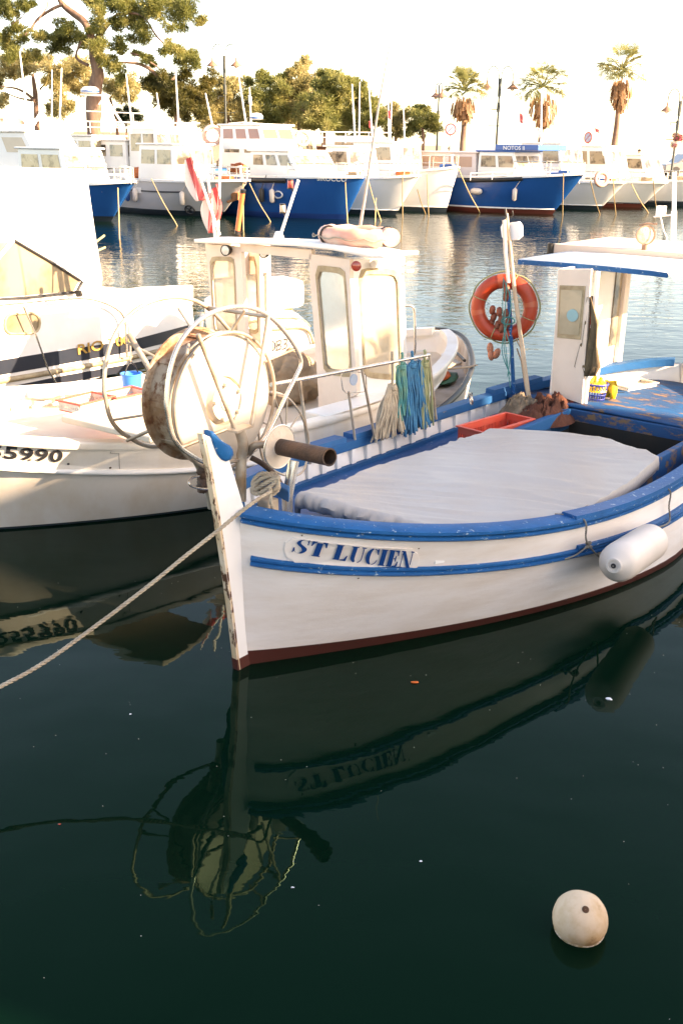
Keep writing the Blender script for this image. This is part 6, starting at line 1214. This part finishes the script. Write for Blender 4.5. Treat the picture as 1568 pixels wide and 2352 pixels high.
# lamp posts
def lamp(label,Y,xt,yt,xb,yb,arm,one=False,turn=1.,planter=None):
    k=Y/CF; b=WY(xb,yb,Y); F_=Frame(b[0],Y,0,1.15); t=thing('street_lamp',F_,label,'street lamp','curved arm street lamps'); tp=Vector(WY(xt,yt,Y)); bt=Vector((b[0],Y,1.1))
    q=MB(); q.tube([bt,lerp(bt,tp,.5),tp],[.075,.06,.05],8); q.lathe([(.14,0),(.12,.4),(.08,.5)],bt,n=10)
    mid=Vector(lerp(tp,bt,.24)); q.tube([mid,mid+Vector((0,0,-.5))],.10,8); q.build('post',M_lamp,t,smooth=60)
    h=arm*k
    for s in((-1,) if one else(-1,1)):
        q=MB(); dx=h*turn*s; dy=-h*math.sqrt(max(0,1-turn**2))*s; top=tp+Vector((0,0,.02)); mid_=Vector(lerp(tp,bt,.18)); pts=[mid_+Vector((dx*.08,dy*.08,0)),top+Vector((dx*.10,dy*.1,.1))]+[top+Vector((dx*(.55-.45*math.cos(a)),dy*(.55-.45*math.cos(a)),.1+.42*h/.65*math.sin(a)*1.1)) for a in np.linspace(.3,2.9,9)]+[top+Vector((dx,dy,-.25*h))]
        q.tube(pts,.032,6); q.build('curved_arm',M_lamp,t,smooth=60)
        e=top+Vector((dx,dy,-.25*h)); q=MB(); q.lathe([(.05,.05),(.06,-.12),(.14,-.20),(.33,-.36),(.34,-.40),(.12,-.38),(.01,-.38)],e,n=18,caps=False); ls=q.build('lamp_shade',mat('lamp copper',(.30,.16,.10),.5,dirt=(.2,.1,.07)),t,smooth=40)
        q=MB(); q.blob(e+Vector((0,0,-.42)),(.12,.12,.10),12,8); q.build('bulb_glass',M_lens,ls,smooth=80)
    q=MB(); m2=Vector(lerp(tp,bt,.47)); q.tube([m2-Vector((.55*turn,0,0)),m2+Vector((.55*turn,0,0))],.025,6); q.build('cross_bar',M_lamp,t,smooth=60); q=MB(); q.tube([m2+Vector((0,0,.9)),m2+Vector((-.4,0,.9)),m2+Vector((-.4,0,.75))],.03,6); q.build('banner_bracket',M_lamp,t,smooth=60)
    return t
lamp('double curved lamp before the trees, left of the flag mast',63,515,128,519,290,25)
lamp('small double lamp seen edge on at the right end of the trees',66,1008,205,1003,335,10,turn=.55)
lamp('tall double lamp between the left and middle palms',63,1148,180,1139,335,27)
tL=lamp('lamp cut by the right edge of the picture with a flower basket',60,1562,232,1540,400,27)
pc=WY(1550,326,60); q=MB(); q.lathe([(.12,-.25),(.30,0),(.31,.03),(.01,.03)],pc,n=16,caps=False); q.build('basket',M_cratew,tL,smooth=30)
leaf_mesh('flowers',[(pc[0],pc[1],pc[2]+.08,.42)],M_pot,tL,1600,.10); 
# low wall, railing, signs, people
q=MB(); q.bx(WY(15,300,72)[0],WY(345,300,72)[0],72,72.5,1.15,3.5); q.build('garden_wall',M_brick,label='long pinkish garden wall behind the far left boats',cat='wall',smooth=0,bevel=.03)
q=MB(); q.bx(WY(345,300,75)[0],WY(1015,300,75)[0],75,75.5,1.15,2.9); q.build('garden_wall',M_brick,label='low tan wall under the green belt of trees',cat='wall',smooth=0,bevel=.03)
q=MB(); x0=WY(1497,370,80)[0]; q.bx(x0,x0+22,80,80.4,1.15,1.75); q.build('quay_parapet',M_brick,label='low pinkish parapet on the promenade at the right edge',cat='wall',smooth=0,bevel=.02)
q=MB(); 
for i in range(26): q.tube([(x0+i*.8,80.2,1.75),(x0+i*.8,80.2,2.45)],.03,5)
q.tube([(x0,80.2,2.45),(x0+21,80.2,2.45)],.035,6); q.tube([(x0,80.2,2.1),(x0+21,80.2,2.1)],.02,6); q.build('promenade_railing',M_farwhite,label='thin white railing above the pinkish parapet at right',cat='railing',smooth=60)
def sign(x,y,yb,Y,lb_,r_=.32,edge=1.):
    b=WY(x,y,Y); F_=Frame(b[0],Y,0,1.15); t=thing('road_sign',F_,lb_,'road sign')
    q=MB(); q.tube([(b[0],Y,1.1),(b[0],Y,b[2]+.3)],.035,6); q.build('sign_post',M_galv,t,smooth=60)
    nv=Vector((-math.sqrt(max(0,1-edge*edge)),-edge,0)); p_=Vector(b)+nv*.05; q=MB(); q.lathe([(r_,-.01),(r_,.01),(.001,.011)],p_,nv,28,caps=False); q.build('sign_disc',mat('sign red',(.5,.04,.04),.5),t,smooth=30)
    q=MB(); q.lathe([(r_*.78,.012),(.001,.013)],p_,nv,28,caps=False); q.build('sign_face',mat('sign blue grey',(.35,.38,.48),.5),t,smooth=30)
    s=nv.cross(Vector((0,0,1))); q=MB(); q.tube([p_+nv*.02+(s-Vector((0,0,1)))*r_*.55,p_+nv*.02-(s-Vector((0,0,1)))*r_*.55],.03,6,flat=.3); q.build('sign_bar',mat('sign red',()),t,smooth=0)
    q=MB(); q.box((b[0],Y-.05,b[2]-r_-.30),(.42*edge+.05,.02,.42)); q.build('sub_plate',M_label,t,smooth=0)
sign(1034,297,335,60,'round no parking sign left of the leftmost palm')
sign(1329,306,335,60,'round red sign seen edge on behind the bright blue boat',.30,.5) if False else None
sign(1351,316,335,60,'round red sign behind the white boats left of the tall palm',.30,.55)
def person(x,ytop,Y,lb_,mt,ml,hgt=1.7,arms=0,seed=0):
    b=WY(x,ytop,Y); z0=b[2]-hgt; z0=1.15 if abs(z0-1.15)<3 else z0; h=hgt; F_=Frame(b[0],Y,-20 if seed%2 else 15,z0); t=thing('person',F_,lb_,'person')
    me=bpy.data.meshes.new('body'); J=dict(pel=(0,0,.52),ch=(0,0,.76),nk=(0,0,.84),hd=(0,-.01,.90),top=(0,-.01,.955),hl=(-.055,0,.50),kl=(-.065,-.01,.27),fl=(-.07,0,.03),tl=(-.07,-.07,.015),hr=(.055,0,.50),kr=(.065,.0,.27),fr_=(.07,.02,.03),tr=(.07,-.05,.015),sl=(-.11,0,.80),el=(-.18 if arms else -.13,.02,.65),wl=(-.09 if arms else -.14,-.03,.55 if arms else .50),sr=(.11,0,.80),er=(.18 if arms else .13,.02,.65),wr=(.09 if arms else .14,-.03,.55 if arms else .50))
    rad=dict(pel=.075,ch=.08,nk=.03,hd=.055,top=.035,hl=.06,kl=.038,fl=.024,tl=.02,hr=.06,kr=.038,fr_=.024,tr=.02,sl=.04,el=.026,wl=.018,sr=.04,er=.026,wr=.018)
    E_=[('pel','ch'),('ch','nk'),('nk','hd'),('hd','top'),('pel','hl'),('hl','kl'),('kl','fl'),('fl','tl'),('pel','hr'),('hr','kr'),('kr','fr_'),('fr_','tr'),('ch','sl'),('sl','el'),('el','wl'),('ch','sr'),('sr','er'),('er','wr')]
    K=list(J); me.from_pydata([tuple(c*h for c in J[k]) for k in K],[(K.index(a),K.index(c)) for a,c in E_],[]); o=bpy.data.objects.new('body',me); COL.objects.link(o); o.parent=t; WM[o.name]=WM[t.name]
    md=o.modifiers.new('sk','SKIN'); 
    for i,k in enumerate(K): me.skin_vertices[0].data[i].radius=(rad[k]*h,rad[k]*h*.8); 
    me.skin_vertices[0].data[0].use_root=True; md=o.modifiers.new('ss','SUBSURF'); md.levels=1; md.render_levels=1; md=o.modifiers.new('n','SUBSURF'); md.levels=0; md.render_levels=0; me.materials.append(M_skin)
    q=MB(F_); q.lathe([(.10*h,.52*h),(.098*h,.62*h),(.115*h,.76*h),(.10*h,.81*h),(.045*h,.835*h)],(0,0,0),n=14,caps=False); q.v=[(a,b_*.75,c) for a,b_,c in q.v]; q.build('shirt',mt,t,smooth=60)
    q=MB(F_)
    for s in(-1,1): q.tube([(s*.05*h,0,.55*h),(s*.063*h,-.005*h,.28*h),(s*.068*h,0,.06*h)],[.062*h,.05*h,.036*h],10)
    q.build('trousers',ml,t,smooth=60); q=MB(F_); q.blob((0,.0,.935*h),(.052*h,.058*h,.045*h),12,8); q.build('hair',mat('dark hair',(.03,.02,.015),.8),t,smooth=80)
person(1470,321,62,'person standing hands on hips on the promenade at the right',M_skin,M_cloth,arms=1)
person(1428,306,64,'person in pale shirt standing by the tall palm',M_clothw,M_clothw,seed=1) if False else None
person(1193,317,66,'person in dark clothes behind the roof of the bright blue boat',M_cloth,M_cloth,seed=1)
person(1032,322,64,'person in pale clothes below the no parking sign',M_clothw,M_clothw,seed=2)
# parked cars seen over the boats
def car(x,Y,lb_,m,L=4.0):
    b=WY(x,335,Y); F_=Frame(b[0],Y,8,1.15); t=thing('parked_car',F_,lb_,'car')
    q=MB(F_); prof=[(-L/2,.3),(-L/2,.75),(-L/2+.9,.9),(-L/2+1.5,1.4),(L/2-1.1,1.42),(L/2-.2,.95),(L/2,.8),(L/2,.3)]; q.prism([(a,-.85,z) for a,z in prof],(0,1.7,0)); q.build('body',m,t,smooth=30,bevel=.08)
    q=MB(F_); q.prism([(-L/2+1.1,-.87,.95),(-L/2+1.6,-.87,1.32),(L/2-1.2,-.87,1.34),(L/2-.6,-.87,.95)],(0,1.74,0)); q.build('window',M_blkm,t,smooth=0)
    for sx in(-1,1):
        for sy in(-1,1): q=MB(F_); q.lathe([(.2,-.1),(.31,-.1),(.31,.1),(.2,.1)],(sx*L*.31,sy*.8,.31),(0,1,0),18); q.build('wheel',M_black,t,smooth=40)
car(1110,68,'dark car parked behind the bright blue boat, left one',mat('dark car paint',(.02,.02,.025),.2,coat=1)); car(1330,70,'dark red car parked behind the white boats at right',mat('red car paint',(.25,.03,.03),.2,coat=1)); car(1585,70,'grey car parked at the right edge of the promenade',mat('grey car paint',(.2,.2,.2),.2,coat=1))
